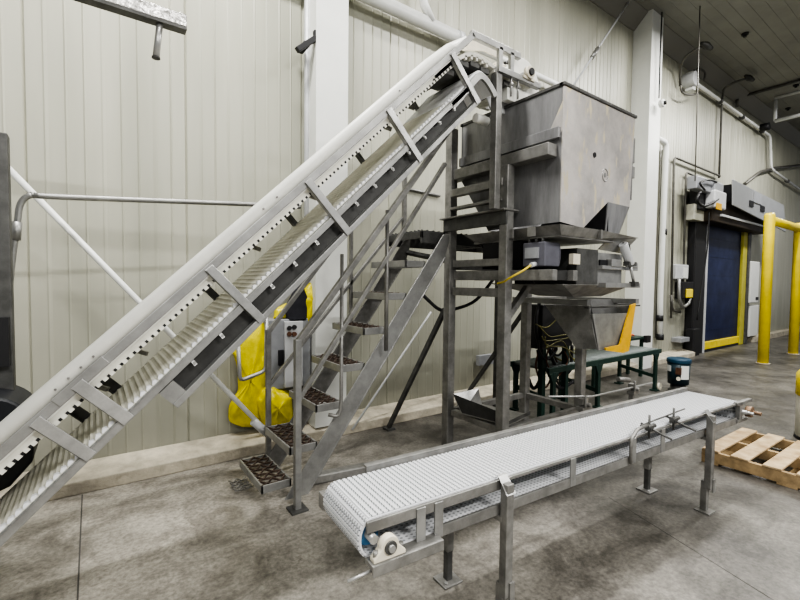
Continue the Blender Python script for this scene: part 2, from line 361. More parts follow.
m = MB(); m.tube([V((gx+.205*math.cos(a_), gy+.03, gz+.205*math.sin(a_))) for a_ in [math.pi*.8-i*math.pi*.8/16 for i in range(17)]],.008,6); m.build('guard_rim','black',cg)
m = MB(); m.prism([aty(x,y,2.5) for x,y in ((463,50),(476,37.5),(503,47),(503,60),(484,51))],(0,.01,0)); m.build('head_back_panel','cream',inc)
m = MB(); m.tube(smooth_path([(2.74,2.40,3.38),(2.84,2.40,3.43),(2.98,2.40,3.42),(3.06,2.40,3.32),(3.07,2.42,3.12),(3.0,2.45,3.08)], 6), .012, 8); m.build('cable', 'black', inc)
for xx in (2.66,2.74): m = MB(); m.cyl((xx,Y0+.01,3.05),(xx,Y0+.01,3.20),.008,8); m.cyl((xx,Y0+.01,3.13),(xx,Y0+.01,3.15),.018,6); m.build('adjusting_bolt', 'bright', inc)
m = MB(); m.tube([(2.47,2.45,2.90),(2.6,2.45,2.90)], .035, 12); m.build('end_plug', 'guard', inc)
# support leg off at the low end
m = MB(); m.box((-.62,2.27,0),(-.54,2.35,.35)); m.box((-.62,2.72,0),(-.54,2.80,.35)); m.build('foot_leg', 'dark', inc)

# ================================================================== STEEL FRAME (tower)
fr = thing('steel_support_frame', (3.2,2.6,0), 'weathered grey steel tube frame standing under the hopper and the conveyor head', 'frame')
ps = .08
def post(x, y, z0, z1, w_=ps, nm='post', mt='frame', root=fr):
    m = MB(); m.box((x-w_/2,y-w_/2,z0),(x+w_/2,y+w_/2,z1)); return m.build(nm, mt, root, .006)
post(2.655,2.92,0,2.98); post(2.65,2.27,0,2.52); post(3.73,2.90,0,1.90); post(3.72,2.26,0,1.38,.075)
post(2.53,2.29,2.17,3.21,.062,'upper_post')
for (x, y) in ((2.655,2.92),(2.65,2.27),(3.73,2.9),(3.72,2.26)):
    m = MB(); m.box((x-.09,y-.09,0),(x+.09,y+.09,.012)); m.build('base_plate','frame',fr)
def beam(a, b, nm='beam', mt='frame', w_=.07): m = MB(); m.box(a, b); return m.build(nm, mt, fr, .004)
beam((2.64,2.30,.39),(2.70,2.86,.445)); beam((3.70,2.30,.39),(3.76,2.86,.445)); beam((2.70,2.88,.39),(3.69,2.93,.445)); beam((2.69,2.24,.39),(3.68,2.29,.445))
beam((2.63,2.30,1.49),(2.69,2.86,1.56)); beam((2.63,2.30,1.74),(2.69,2.86,1.80)); beam((2.70,2.88,1.72),(3.73,2.93,1.78))
beam((2.56,2.22,2.165),(2.74,2.97,2.18),'bracket_plate','frame'); beam((2.60,2.23,2.06),(2.62,2.96,2.165),'ledge_angle','dark')
beam((2.60,2.28,2.36),(2.66,2.88,2.425)); beam((2.60,2.28,2.245),(2.66,2.88,2.27))
# knee braces
for a, b_ in (((2.65,2.27,1.30),(2.98,2.27,1.62)),):
    m = MB(); m.bar(a, b_, .05, .05); m.build('knee_brace', 'frame', fr, .003)
f1 = atz(387,428,0)
for (a, b_) in (((2.64,2.96,1.36),(2.60,3.80,.03)), ((3.76,2.96,1.30),(3.60,3.82,.03))):
    m = MB(); m.bar(a, b_, .04, .04); m.cb((b_[0],b_[1],.012),(.10,.10,.024)); m.build('diagonal_strut', 'dark', fr, .003)
# lower feeder beams
for X in (2.69, 2.945):
    beam((X-.025,1.85,1.625),(X+.03,2.88,1.705),'feeder_beam','frame')
m = MB(); m.box((2.72,1.9,1.63),(2.92,2.86,1.70)); m.build('beam_gap_shade','trough',fr)  # dark filler paints the shade in the open middle between the beams
for X, e in ((3.565,2.10), (4.44,2.10)):
    beam((X-.03,e,1.41),(X+.03,2.93,1.462),'bin_beam','steel')
beam((3.60,2.87,1.41),(4.41,2.93,1.462),'bin_beam','frame')
# channels under the hopper lip
m = MB(); m.box((2.645,1.90,2.52),(2.75,2.97,2.61)); m.build('hopper_channel','frame',fr,.006)

# ================================================================== HOPPER
hp = thing('steel_hopper', (3.27,2.4,2.0), 'large square grey steel hopper with scuffed front face on the support frame', 'hopper')
HX0,HX1,HY0,HY1,HZ0,HZ1 = 2.755,3.785,1.86,2.90,2.05,3.03
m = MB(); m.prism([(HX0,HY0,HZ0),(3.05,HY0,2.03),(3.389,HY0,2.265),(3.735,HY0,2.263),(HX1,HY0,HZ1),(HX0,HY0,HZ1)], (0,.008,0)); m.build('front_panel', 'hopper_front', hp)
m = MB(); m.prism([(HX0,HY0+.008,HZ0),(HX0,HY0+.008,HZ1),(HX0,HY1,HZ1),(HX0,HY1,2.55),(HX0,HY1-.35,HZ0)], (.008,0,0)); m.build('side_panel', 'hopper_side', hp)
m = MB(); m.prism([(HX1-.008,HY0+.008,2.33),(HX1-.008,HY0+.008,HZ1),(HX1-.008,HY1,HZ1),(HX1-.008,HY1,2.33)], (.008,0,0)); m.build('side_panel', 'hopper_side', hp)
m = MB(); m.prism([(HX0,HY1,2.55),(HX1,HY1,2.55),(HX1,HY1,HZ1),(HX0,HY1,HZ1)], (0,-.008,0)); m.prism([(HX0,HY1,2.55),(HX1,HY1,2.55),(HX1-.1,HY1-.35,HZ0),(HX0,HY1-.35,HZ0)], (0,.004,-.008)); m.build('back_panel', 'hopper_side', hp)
m = MB()                                         # dark folded rim
m.box((HX0-.012,HY0-.012,HZ1-.012),(HX1+.012,HY0+.03,HZ1+.012)); m.box((HX0-.012,HY1-.03,HZ1-.012),(HX1+.012,HY1+.012,HZ1+.012))
m.box((HX0-.012,HY0,HZ1-.012),(HX0+.03,HY1,HZ1+.012)); m.box((HX1-.03,HY0,HZ1-.012),(HX1+.012,HY1,HZ1+.012)); m.build('rim', 'dark', hp, .003)
m = MB(); m.box((2.725,1.875,2.65),(HX0,HY1,2.73)); m.build('side_rib', 'hopper_side', hp, .004)
m = MB(); m.prism([(HX0-.004,HY0,2.70),(HX0-.004,HY0,2.92),(HX0-.004,1.97,2.72),(HX0-.004,1.93,2.66)],(.004,0,0)); m.build('corner_gusset', 'hopper_front', hp)
# right-hand outlet under the cut away corner: chute, and black plates painting interior shade
m = MB(); m.prism([(3.0,2.25,2.03),(3.42,2.25,2.40),(3.42,2.25,2.03)], (0,.01,0)); m.prism([(3.41,1.87,2.26),(3.42,1.87,2.03),(3.42,2.25,2.03),(3.41,2.25,2.4)],(.004,0,0)); m.build('outlet_shade', 'black', hp)
m = MB(); m.prism([(3.389,HY0,2.265),(3.735,HY0,2.263),(3.62,HY0+.02,2.03),(3.40,HY0+.02,2.03)], (0,.008,0)); m.prism([(3.735,HY0,2.263),(3.62,HY0+.02,2.03),(3.62,2.7,2.03),(3.735,2.8,2.263)], (-.008,0,0)); m.build('outlet_chute', 'hopper_side', hp)
m = MB(); m.box((HX1,1.87,2.65),(HX1+.035,1.92,2.86)); m.build('side_bracket', 'steel', hp, .003); m = MB(); m.box((HX1,1.87,2.52),(HX1+.045,1.92,2.62)); m.build('side_bracket', 'steel', hp, .003)
m = MB(); m.cyl((3.17,HY0-.006,2.60),(3.17,HY0+.002,2.60),.02,20); m.build('access_port', 'black', hp)
m = MB(); m.tube([V((3.33+.04*math.cos(a_),HY0-.003,2.47+.05*math.sin(a_))) for a_ in [i*math.pi/10 for i in range(20)]], .004, 6); m.cyl((3.33,HY0-.004,2.47),(3.33,HY0+.001,2.47),.018,14); m.build('latch_ring', 'steel', hp)

# ================================================================== VIBRATORY FEEDER
fd = thing('vibratory_feeder', (3.25,2.2,1.6), 'grey steel feeder pan and gated chute hanging directly under the hopper', 'feeder')
m = MB()
m.prism([(2.66,1.80,2.02),(3.20,1.80,2.02),(3.14,1.83,1.955),(2.72,1.83,1.95)],(0,.008,0))
m.prism([(3.20,1.80,2.02),(3.80,1.80,2.0),(3.46,1.86,1.955),(3.14,1.83,1.955)],(0,.008,0))
m.prism([(2.66,1.80,2.02),(2.66,2.75,2.02),(2.72,2.65,1.95),(2.72,1.83,1.95)],(.008,0,0))
m.box((2.73,1.84,1.94),(3.46,2.7,1.955)); m.prism([(2.66,2.75,2.02),(3.80,2.75,2.02),(3.46,2.65,1.92),(2.78,2.65,1.92)],(0,.008,0)); m.build('pan', 'frame', fd, .002)
for a, b_ in (((3.17,1.785,1.95),(3.19,1.81,2.02)),((2.64,2.0,1.95),(2.66,2.06,2.02)),((2.64,2.2,1.95),(2.66,2.26,2.02))): m = MB(); m.box(a,b_); m.build('pan_strap', 'frame', fd)
m = MB(); m.box((3.04,1.90,1.60),(3.34,2.5,1.88)); m.build('chute_body', 'dark', fd, .004); m = MB(); m.box((2.74,2.2,1.72),(3.04,2.6,1.94)); m.build('recess_shade', 'black', fd)  # black block behind the chute paints the shade of the recess
m = MB(); m.prism([(3.34,1.90,1.885),(3.42,1.84,1.99),(3.84,1.84,2.0),(3.72,1.90,1.87)],(0,.01,0)); m.build('inlet_flap', 'steel', fd)
m = MB(); m.prism([(3.34,1.90,1.86),(3.72,1.90,1.86),(3.72,1.90,1.60),(3.34,1.90,1.60)],(0,.4,0)); m.build('gate_housing', 'steel', fd, .003)
m = MB(); m.box((3.345,1.885,1.745),(3.46,1.90,1.80)); m.build('gate_slot', 'black', fd)
m = MB(); m.box((3.34,1.86,1.725),(3.92,1.90,1.755)); m.box((3.46,1.85,1.75),(3.62,1.90,1.81)); m.box((3.78,1.85,1.75),(3.90,1.90,1.79)); m.build('gate_bar', 'bright', fd, .002)
m = MB(); m.box((3.36,1.84,1.575),(3.93,1.92,1.615)); m.build('hinge_bar', 'steel', fd, .002)
cy0, cy1, cy2 = aty(623,244,1.83), aty(630,264,1.83), aty(634,284,1.83)
m = MB(); m.cyl(cy0, cy1, .036, 18); ac = m.build('air_cylinder', 'lightgrey', fd, .003)
m = MB(); m.cyl(cy1, cy2, .012, 10); m.build('piston_rod', 'bright', ac)
m = MB(); m.cb(tuple(cy2), (.07,.05,.04)); m.cb(tuple(cy1), (.13,.05,.035)); m.tube(smooth_path([cy0+V((0,0,.01)), cy0+V((.1,0,.0)), cy0+V((.12,0,-.08)), cy0+V((.1,0,-.1))],5), .006, 6); m.build('clevis', 'dark', ac)
m = MB()                                         # converging funnel below gate
T = [(2.86,1.90),(3.90,1.90),(3.90,2.6),(2.86,2.6)]; B = [(3.25,2.05),(3.66,2.05),(3.66,2.4),(3.25,2.4)]
tv = [V((x,y,1.60)) for x,y in T]; bv = [V((x,y,1.50)) for x,y in B]
for i in range(4): m.add([tv[i],tv[(i+1)%4],bv[(i+1)%4],bv[i]], [(0,1,2,3)])
o = m.build('funnel', 'frame', fd, fix=False); o.modifiers.new('t','SOLIDIFY').thickness = .006
m = MB(); m.box((2.68,1.93,1.73),(2.86,2.13,1.91)); m.prism([(2.86,1.93,1.91),(2.86,1.93,1.73),(2.92,1.96,1.79),(2.92,1.96,1.86)],(0,.15,0)); jb = m.build('vibrator_motor', 'motor', fd, .008)
m = MB(); m.box((2.665,1.98,1.79),(2.68,2.10,1.87)); m.build('motor_plate', 'grey', jb)
for yy in (1.98,2.04,2.10): m = MB(); m.cyl((2.72,yy,1.90),(2.72,yy,1.94),.012,8); m.build('motor_bolt','dark',jb)
m = MB(); m.tube([(2.66,2.0,1.745),(2.60,1.99,1.735)], .018, 10); m.build('cable_gland', 'lightgrey', jb)
m = MB(); m.tube(smooth_path([(2.60,1.99,1.735),(2.55,2.03,1.69),(2.52,2.12,1.64),(2.56,2.2,1.615),(2.62,2.32,1.60)],6), .008, 8); m.build('yellow_power_cable','cyellow',jb)
m = MB(); m.box((2.93,1.86,1.75),(3.02,1.90,1.83)); m.build('junction_box', 'cream', fd, .003)

# ================================================================== WEIGH BIN
bn = thing('weigh_bin', (4.05,2.4,1.2), 'open grey steel discharge bin with a yellow edge strip above the roller table', 'bin')
P_ = lambda x,y,Y: aty(x,y,Y)
m = MB(); q = [atx(x,y,3.60) for x,y in ((545,305),(588.5,306),(597,349),(576,349),(572,342))]; m.prism(q, (.008,0,0)); m.build('side_panel', 'frame', bn)
lt, rt_, lb, rb = aty(592,314,2.08), aty(632,313,2.08), aty(598,350,2.10), aty(624,348,2.10)
m = MB(); m.prism([lt, rt_, rb, lb], (0,.01,0)); m.build('front_plate', 'steel', bn)
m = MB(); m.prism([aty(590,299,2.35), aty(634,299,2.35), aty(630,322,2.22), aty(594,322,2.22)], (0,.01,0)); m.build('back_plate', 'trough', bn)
m = MB(); m.prism([atx(633,304,4.40), atx(621,350,4.40), V((4.4,2.6,1.05)), V((4.4,2.8,1.38))], (.01,0,0)); m.build('side_panel', 'frame', bn)
yq = [(631,305),(636,303.5),(629,351),(623,353),(606,350.5),(605.5,348),(620,345)]
m = MB(); m.prism([aty(x,y,2.065) for x,y in yq], (0,.014,0)); m.build('yellow_edge_strip', 'yelledge', bn)
m = MB(); m.prism([lt, lb, lb+V((.02,-.004,0)), lt+V((.02,-.004,0))], (0,-.006,0)); m.build('edge_flange', 'bright', bn)
m = MB(); m.box((3.56,2.1,1.385),(4.5,2.14,1.40)); m.build('front_lip','dark',bn)
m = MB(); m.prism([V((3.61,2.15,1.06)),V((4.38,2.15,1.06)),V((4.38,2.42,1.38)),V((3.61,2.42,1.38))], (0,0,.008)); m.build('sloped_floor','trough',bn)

# ================================================================== STAIRCASE
st = thing('stair_and_platform', (1.8,3.1,0), 'steel staircase with open grip treads and tube handrails climbing to a platform', 'staircase')
run, rise, X1r, Z1 = .2017, .275, 1.13, .18
def lattice(mb, x0, x1, y0, y1, z, step=.065, t_=.009, h_=.022):
    """raised diamond grip pattern"""
    ny = round((y1-y0)/step); nx = max(2, round((x1-x0)/(step*.62)))
    dy = (y1-y0)/ny; dx = (x1-x0)/nx
    for i in range(nx):
        for j in range(ny):
            xa, ya = x0+i*dx, y0+j*dy; off = (i % 2)
            p = [(xa, ya+dy*(.5 if off else 0)), (xa+dx, ya+dy*(1 if not off else .5)-(0 if not off else .5*dy)*1)]
            if off: mb.bar((xa,ya+dy*.5,z-.008),(xa+dx,ya,z+.006),t_,h_); mb.bar((xa,ya+dy*.5,z-.008),(xa+dx,ya+dy,z+.006),t_,h_)
            else: mb.bar((xa,ya,z+.006),(xa+dx,ya+dy*.5,z-.008),t_,h_); mb.bar((xa,ya+dy,z+.006),(xa+dx,ya+dy*.5,z-.008),t_,h_)
SY0, SY1 = 2.90, 3.44
def tread_parts(i):
    xr = X1r+run*i; z = Z1+rise*i
    fm = MB(); x0, x1 = xr-.205, xr+.01
    fm.box((x0,SY0,z-.05),(x0+.014,SY1,z+.006)); fm.box((x1-.014,SY0,z-.05),(x1,SY1,z+.006)); fm.box((x0,SY0,z-.05),(x1,SY0+.012,z+.006)); fm.box((x0,SY1-.012,z-.05),(x1,SY1,z+.006))
    return fm, x0, x1, z
fm, x0, x1, z = tread_parts(0)
t0 = fm.build('tread', 'steel', st, .002)
gm = MB(); lattice(gm, x0+.01, x1-.01, SY0+.008, SY1-.008, z-.004, .088, .008, .014); g0 = gm.build('grip_surface', 'grip', t0)
for i in range(1, 7):
    t_ = t0.copy(); C.objects.link(t_); t_.parent = st; t_.location = V((run*i,0,rise*i-.05))
    g_ = g0.copy(); C.objects.link(g_); g_.parent = t_
def stringer(Y, mt):
    m = MB(); k_ = run/rise; a = V((1.045,Y,0)); b_ = V((1.215,Y,0)); a0_ = a+V((.05*k_,0,.05)); b0_ = b_+V((.05*k_,0,.05)); top_z = 2.03
    m.prism([a0_, b0_, V((b_.x+(top_z-.22)*k_,Y,top_z-.22)), V((2.60,Y,top_z-.06)), V((2.60,Y,top_z)), V((a.x+top_z*k_,Y,top_z))], (0,.012,0))
    m.bar(b0_+V((0,.02,0)), V((b_.x+(top_z-.2)*k_,Y+.02,top_z-.2)), .05, .01, (-rise,0,run)); return m.build('stringer', mt, st, .002)
stringer(2.875,'steel'); stringer(3.45,'frame')
R_ = .019
def rail(path, nm='handrail', r=R_, mt='frame'): m = MB(); m.tube(bend(path,.05), r, 10); return m.build(nm, mt, st)
def sq(a, b_, nm, w_=.04, mt='frame'): m = MB(); m.bar(a, b_, w_, w_, (0,1,0)); return m.build(nm, mt, st, .004)
NY = 2.80
sq((1.145,NY,0),(1.145,NY,1.20),'handrail_post',.045,'steel'); m = MB(); m.box((1.085,2.74,0),(1.205,2.86,.012)); m.build('foot_plate','dark',st)
sq((1.14,NY,1.17),(2.50,NY,2.90),'handrail',.042); sq((1.155,NY,.78),(2.47,NY,2.62),'mid_rail',.032)
rail([(1.88,NY,1.06),(1.88,NY,2.16)],'rail_rod',.016); rail([(1.40,NY+.04,.62),(1.47,NY,.60),(1.485,NY,.70),(1.485,NY,1.80)],'rail_rod',.014)
FY = 3.48
sq((1.17,FY,.10),(1.17,FY,1.20),'handrail_post',.04); sq((1.17,FY,1.18),(2.52,FY,2.86),'handrail',.036); sq((1.17,FY,.73),(2.52,FY,2.24),'mid_rail',.03)
sq((1.94,FY,1.20),(1.94,FY,2.14),'rail_rod',.03); sq((2.54,FY,2.0),(2.54,FY,2.90),'handrail_post',.04)
sq((1.17,FY,1.20),(1.17,SY1+.01,1.20),'end_bar',.03)
# platform
pf = MB(); PX0, PX1, PY0, PY1, PZ = 2.35, 3.95, 2.96, 3.50, 2.05
for a, b_ in (((PX0,PY0,PZ-.10),(PX1,PY0+.02,PZ)), ((PX0,PY1-.02,PZ-.10),(PX1,PY1,PZ)), ((PX0,PY0,PZ-.06),(PX0+.02,PY1,PZ)), ((PX1-.02,PY0,PZ-.10),(PX1,PY1,PZ)), ((3.1,PY0,PZ-.10),(3.14,PY1,PZ-.02)), ((3.55,PY0,PZ-.10),(3.59,PY1,PZ-.02))): pf.box(a, b_)
pf.build('platform_frame', 'dark', st, .003)
for k_ in range(3):
    gm = MB(); y0_ = PY0+.01+k_*.175; lattice(gm, PX0+.01, PX1-.01, y0_, y0_+.165, PZ+.002, .055); gm.box((PX0,y0_-.003,PZ-.02),(PX1,y0_+.003,PZ+.008)); gm.build('deck_plank', 'dark', st)
sq((2.60,PY1-.04,0.1),(2.60,PY1-.04,PZ-.08),'platform_leg',.05,'dark') if False else None
sq((3.90,3.44,0),(3.90,3.44,PZ-.1),'platform_leg',.06,'dark'); sq((2.56,3.46,1.9),(2.66,2.95,1.8),'platform_bracket',.04,'dark')

# ================================================================== FRONT BELT CONVEYOR (own yaw)
CO = V((1.5,1.5,0)); CR = math.radians(-3.7)
bc = thing('belt_conveyor', CO, 'low flat conveyor with a white perforated belt running across the foreground', 'conveyor', rz=CR, local=True)
XL, XR, BY0, BY1, BZ = -.635, 2.58, -.185, .165, .70
def cpart(mb, nm, mt, bev=.003, par=bc): return mb.build(nm, mt, par, bev)
# belt : slats across, wrapping the end roller
path = [V((x,0,BZ)) for x in [XR-i*(XR-XL)/126 for i in range(127)]]
rr = .075; 
for i in range(1, 12): a_ = math.radians(90+i*180/12); path.append(V((XL+rr*.72*math.cos(a_),0,BZ-rr+rr*math.sin(a_))))
low = [V((x,0,BZ-2*rr)) for x in [XL+i*(XR-XL)/126 for i in range(127)]]
path += low
for i in range(1, 8): a_ = math.radians(-90+i*180/8); path.append(V((XR+.04*math.cos(a_),0,BZ-rr+rr*math.sin(a_))))
bm_ = MB(); cen = []
for i in range(len(path)):
    a, b_ = path[i], path[(i+1)%len(path)]; d_ = (b_-a); 
    if d_.length < 1e-5: continue
    g = d_*.17; nrm = V((-d_.z,0,d_.x)).normalized()*-1
    nrm = V((d_.z,0,-d_.x)).normalized()
    a2, b2 = a+g, b_-g
    bm_.prism([V((p.x,BY0,p.z)) for p in (a, b_, b_-nrm*.008, a-nrm*.008)], (0,BY1-BY0,0))
    bm_.prism([V((p.x,BY0+.004,p.z)) for p in (a2, b2, b2+nrm*.006, a2+nrm*.006)], (0,BY1-BY0-.008,0))
def belt_mat():
    m = bpy.data.materials.new('perforated_white_belt'); m.use_nodes = True; nt = m.node_tree; N = nt.nodes; L = nt.links; b = N['Principled BSDF']
    tc = N.new('ShaderNodeTexCoord'); mp = N.new('ShaderNodeMapping'); mp.inputs['Scale'].default_value = (39.4,52,0); L.new(tc.outputs['Object'], mp.inputs[0])
    vo = N.new('ShaderNodeTexVoronoi'); vo.inputs['Scale'].default_value = 1; vo.inputs['Randomness'].default_value = 0; L.new(mp.outputs[0], vo.inputs['Vector'])
    r = N.new('ShaderNodeValToRGB'); e = r.color_ramp.elements; e[0].position = .20; e[0].color = (.42,.43,.45,1); e[1].position = .32; e[1].color = (.86,.87,.89,1)
    L.new(vo.outputs['Distance'], r.inputs[0]); L.new(r.outputs[0], b.inputs['Base Color']); b.inputs['Roughness'].default_value = .42
    tr_ = N.new('ShaderNodeBsdfTranslucent'); ms = N.new('ShaderNodeMixShader'); ms.inputs[0].default_value = .28; L.new(r.outputs[0], tr_.inputs[0])
    L.new(b.outputs[0], ms.inputs[1]); L.new(tr_.outputs[0], ms.inputs[2]); L.new(ms.outputs[0], N['Material Output'].inputs[0]); return m
cpart(bm_, 'belt', belt_mat(), 0)
m = MB(); m.box((XL-.03,BY0-.016,BZ-.048),(.06,BY0-.002,BZ-.003)); m.box((.06,BY0-.016,BZ-.02),(XR-.02,BY0-.002,BZ-.003)); cpart(m, 'side_rail', 'frame')
m = MB(); m.box((XL+.16,BY1+.006,BZ-.05),(XR+.02,BY1+.018,BZ+.03)); m.box((XL+.16,BY1+.006,BZ+.022),(XR+.02,BY1+.04,BZ+.032)); cpart(m, 'side_rail', 'frame')
m = MB(); m.box((XL+.30,BY0-.018,BZ-.165),(XR-.03,BY0-.004,BZ-.115)); cpart(m, 'lower_rail', 'frame')
m = MB(); m.box((XL+.25,BY1+.004,BZ-.165),(XR-.03,BY1+.018,BZ-.115)); cpart(m, 'lower_rail', 'frame')
for x in (-.42,-.33,.55,1.12,1.45): m = MB(); m.box((x-.022,BY0-.022,BZ-.16),(x+.022,BY0-.014,BZ-.01)); cpart(m, 'web_plate', 'steel', .002)
m = MB()

# take-up end
m = MB(); m.prism([(XL-.03,BY0-.06,BZ-.165),(XL+.30,BY0-.06,BZ-.165),(XL+.30,BY0-.06,BZ-.145),(XL-.03,BY0-.06,BZ-.145)],(0,.06,0)); m.box((XL-.03,BY0-.064,BZ-.19),(XL+.30,BY0-.056,BZ-.145)); cpart(m, 'take_up_bracket', 'frame')
m = MB(); m.box((XL-.06,BY1+.0,BZ-.12),(XL+.06,BY1+.05,BZ-.05)); cpart(m, 'take_up_bracket', 'frame')
m = MB(); m.cyl((XL+.0,BY0-.02,BZ-rr),(XL+.0,BY1+.03,BZ-rr),.018,14); cpart(m, 'tail_shaft', 'bright', 0)
for k_ in range(6): m = MB(); y_ = BY0+.03+k_*.055; m.cyl((XL,y_,BZ-rr),(XL,y_+.02,BZ-rr),.046,12); cpart(m, 'sprocket', 'ltgreen', 0)
bx_, bz_ = XL+.05, BZ-.10
m = MB(); m.prism([V((bx_+.04*math.cos(a_),BY0-.055,bz_+.042*math.sin(a_))) for a_ in [math.pi-i*math.pi/14 for i in range(15)]]+[V((bx_+.07,BY0-.055,bz_-.03)),V((bx_+.07,BY0-.055,bz_-.045)),V((bx_-.07,BY0-.055,bz_-.045)),V((bx_-.07,BY0-.055,bz_-.03))],(0,.035,0)); pb = cpart(m, 'pillow_bearing', 'cream', .004)
m = MB(); m.tube([V((bx_,BY0-.062,bz_)),V((bx_,BY0-.05,bz_))],.026,20); m.build('bearing_ring','dark',pb)
m = MB(); m.cyl((bx_,BY0-.072,bz_),(bx_,BY0-.05,bz_),.014,16); m.build('shaft_end','steel',pb)
for sx in (-.056,.056): m = MB(); m.cyl((bx_+sx,BY0-.04,bz_-.03),(bx_+sx,BY0-.04,bz_-.005),.011,6); m.build('bearing_bolt','frame',pb)
m = MB(); m.cyl((XL-.12,BY0-.04,BZ-.18),(XL-.0,BY0-.04,BZ-.172),.006,8); cpart(m, 'take_up_screw', 'bright', 0)
m = MB(); m.box((bx_+.10,BY0-.04,BZ-.155),(bx_+.19,BY0-.03,BZ-.15)); cpart(m,'slot','black',0)
# legs
def near_leg(x, bolt=True):
    m = MB(); yy = BY0-.05; m.box((x-.022,yy-.022,.17),(x+.022,yy+.022,BZ-.005)); 
    lg = cpart(m, 'leg', 'frame', .004)
    m = MB(); m.prism([(x-.028,yy-.026,BZ-.05),(x+.028,yy-.026,BZ-.05),(x+.028,yy+.03,BZ+.02),(x-.028,yy+.03,BZ+.02)],(0,.006,.004)); m.build('bevel_cap','bright',lg)
    m = MB(); m.box((x-.02,yy-.018+.02,.01),(x+.02,yy+.022+.02,.22)); ft = m.build('leg_foot','frame',lg,.003)
    m = MB(); m.box((x-.05,yy-.03,0),(x+.05,yy+.065,.01)); m.build('foot_plate','frame',ft)
    m = MB(); m.box((x+.0,yy-.03,.15),(x+.03,yy-.02,.24)); m.cyl((x+.03,yy,.19),(x+.055,yy,.19),.008,8); m.build('clamp_bolt','frame',ft)
def far_leg(x):
    yy = BY1+.0; m = MB(); m.box((x-.022,yy-.022,.17),(x+.022,yy+.022,BZ-.10)); lg = cpart(m, 'leg', 'frame', .004)
    m = MB(); m.box((x-.017,yy-.017,.01),(x+.017,yy+.017,.30)); m.build('leg_foot','dark',lg)
    m = MB(); m.box((x-.06,yy-.055,0),(x+.06,yy+.055,.012)); m.build('foot_plate','frame',lg,.004)
    m = MB(); m.cyl((x-.035,yy-.03,.012),(x-.035,yy-.03,.02),.009,8); m.cyl((x+.035,yy+.03,.012),(x+.035,yy+.03,.02),.009,8); m.build('anchor_bolts','bright',lg)
near_leg(.035); near_leg(2.03); far_leg(.02); far_leg(1.99)
m = MB(); m.box((.01,BY0-.04,BZ-.19),(.05,BY1+.02,BZ-.165)); m.box((2.02,BY0-.04,BZ-.19),(2.06,BY1+.02,BZ-.165)); cpart(m,'cross_member','frame',.003)
# guide rod clamps
for x, in ((1.26,),(1.55,)):
    m = MB(); m.cyl((x,BY0-.03,BZ-.03),(x,BY0-.03,BZ+.11),.007,8); m.box((x-.018,BY0-.05,BZ+.015),(x+.018,BY0-.012,BZ+.05)); m.cyl((x-.03,BY0-.035,BZ+.04),(x+.05,BY0-.035,BZ+.04),.014,10); cl = cpart(m, 'guide_clamp', 'dark', 0)
    m = MB(); m.cyl((x,BY0-.16,BZ-.0),(x,BY0+.02,BZ+.045),.007,8); m.build('clamp_rod','dark',cl)
m = MB(); m.cyl((1.18,BY0-.02,BZ+.055),(1.80,BY0+.02,BZ+.055),.005,8); cpart(m,'guide_rod','dark',0)
m = MB(); m.tube(bend([(1.07,BY0-.03,BZ-.15),(1.07,BY0-.03,BZ-.0),(1.13,BY0-.03,BZ+.045),(1.25,BY0-.03,BZ+.05)],.02),.010,8); cpart(m,'guide_bracket','frame',0)
# drive end
m = MB(); m.box((XR-.06,BY0-.03,BZ-.02),(XR+.20,BY0+.0,BZ+.005)); m.box((XR-.02,BY0-.03,BZ-.13),(XR+.03,BY0+.0,BZ-.0)); m.box((XR-.05,BY0-.03,BZ-.155),(XR+.14,BY0,BZ-.13)); cpart(m,'end_bracket','frame')
m = MB(); m.cyl((XR+.03,BY0-.06,BZ-.075),(XR+.03,BY1+.03,BZ-.075),.017,12); m.cyl((XR+.03,BY0-.10,BZ-.075),(XR+.03,BY0-.03,BZ-.075),.012,10); cpart(m,'drive_shaft','bright',0)
m = MB(); m.cyl((XR+.08,BY0-.035,BZ-.075),(XR+.08,BY0-.075,BZ-.075),.042,16); m.cyl((XR+.08,BY0-.075,BZ-.075),(XR+.08,BY0-.13,BZ-.075),.015,10); cpart(m,'hub','brass',.003)

# ================================================================== DRIP TRAY + LOOSE CHUTE in the frame
tr = MB(); a,b_,c_,d_ = V((2.86,2.66,.40)),V((3.70,2.66,.46)),V((3.70,2.40,.44)),V((2.80,2.36,.455))
tr = thing('catch_tray', (3.2,2.6,.45), 'shallow steel catch tray with a bright bent end plate resting inside the frame base', 'tray')
q = [atx(0,0,1)]
tp = lambda x,y: atz(x,y,.47)
A1, A2, A3, A4 = atz(453,394,.62), atz(478.6,388.5,.66), atz(482,404,.47), atz(462,413,.47)
m = MB(); m.prism([A1,A2,A3,A4],(0,.008,0)); m.build('end_plate','bright',tr)
m = MB(); m.prism([tp(462,413),tp(482,404),tp(530,414.5),tp(508,425)],(0,0,-.01)); m.build('tray_floor','frame',tr)
m = MB(); m.prism([A1,atz(504,414,.55),tp(508,425),tp(462,413)],(.004,.004,0)); m.build('tray_side','trough',tr)
m = MB(); m.prism([tp(508,425),tp(530,414.5),tp(530,414.5)+V((0,0,.03)),tp(508,425)+V((0,0,.03))],(.005,0,0)); m.build('tray_lip','dark',tr)
# floor rail (low steel channel lying behind the conveyor tail)
m = MB(); a, b_ = atz(292,472,.05), atz(372,468,.05); m.bar((1.30,3.13,.035),(2.4,2.95,.035),.09,.07); o = m.build('steel_bar', 'frame', None, .01)
tag(o, 'loose grey steel bar lying on the floor behind the foot of the stairs', 'bar')

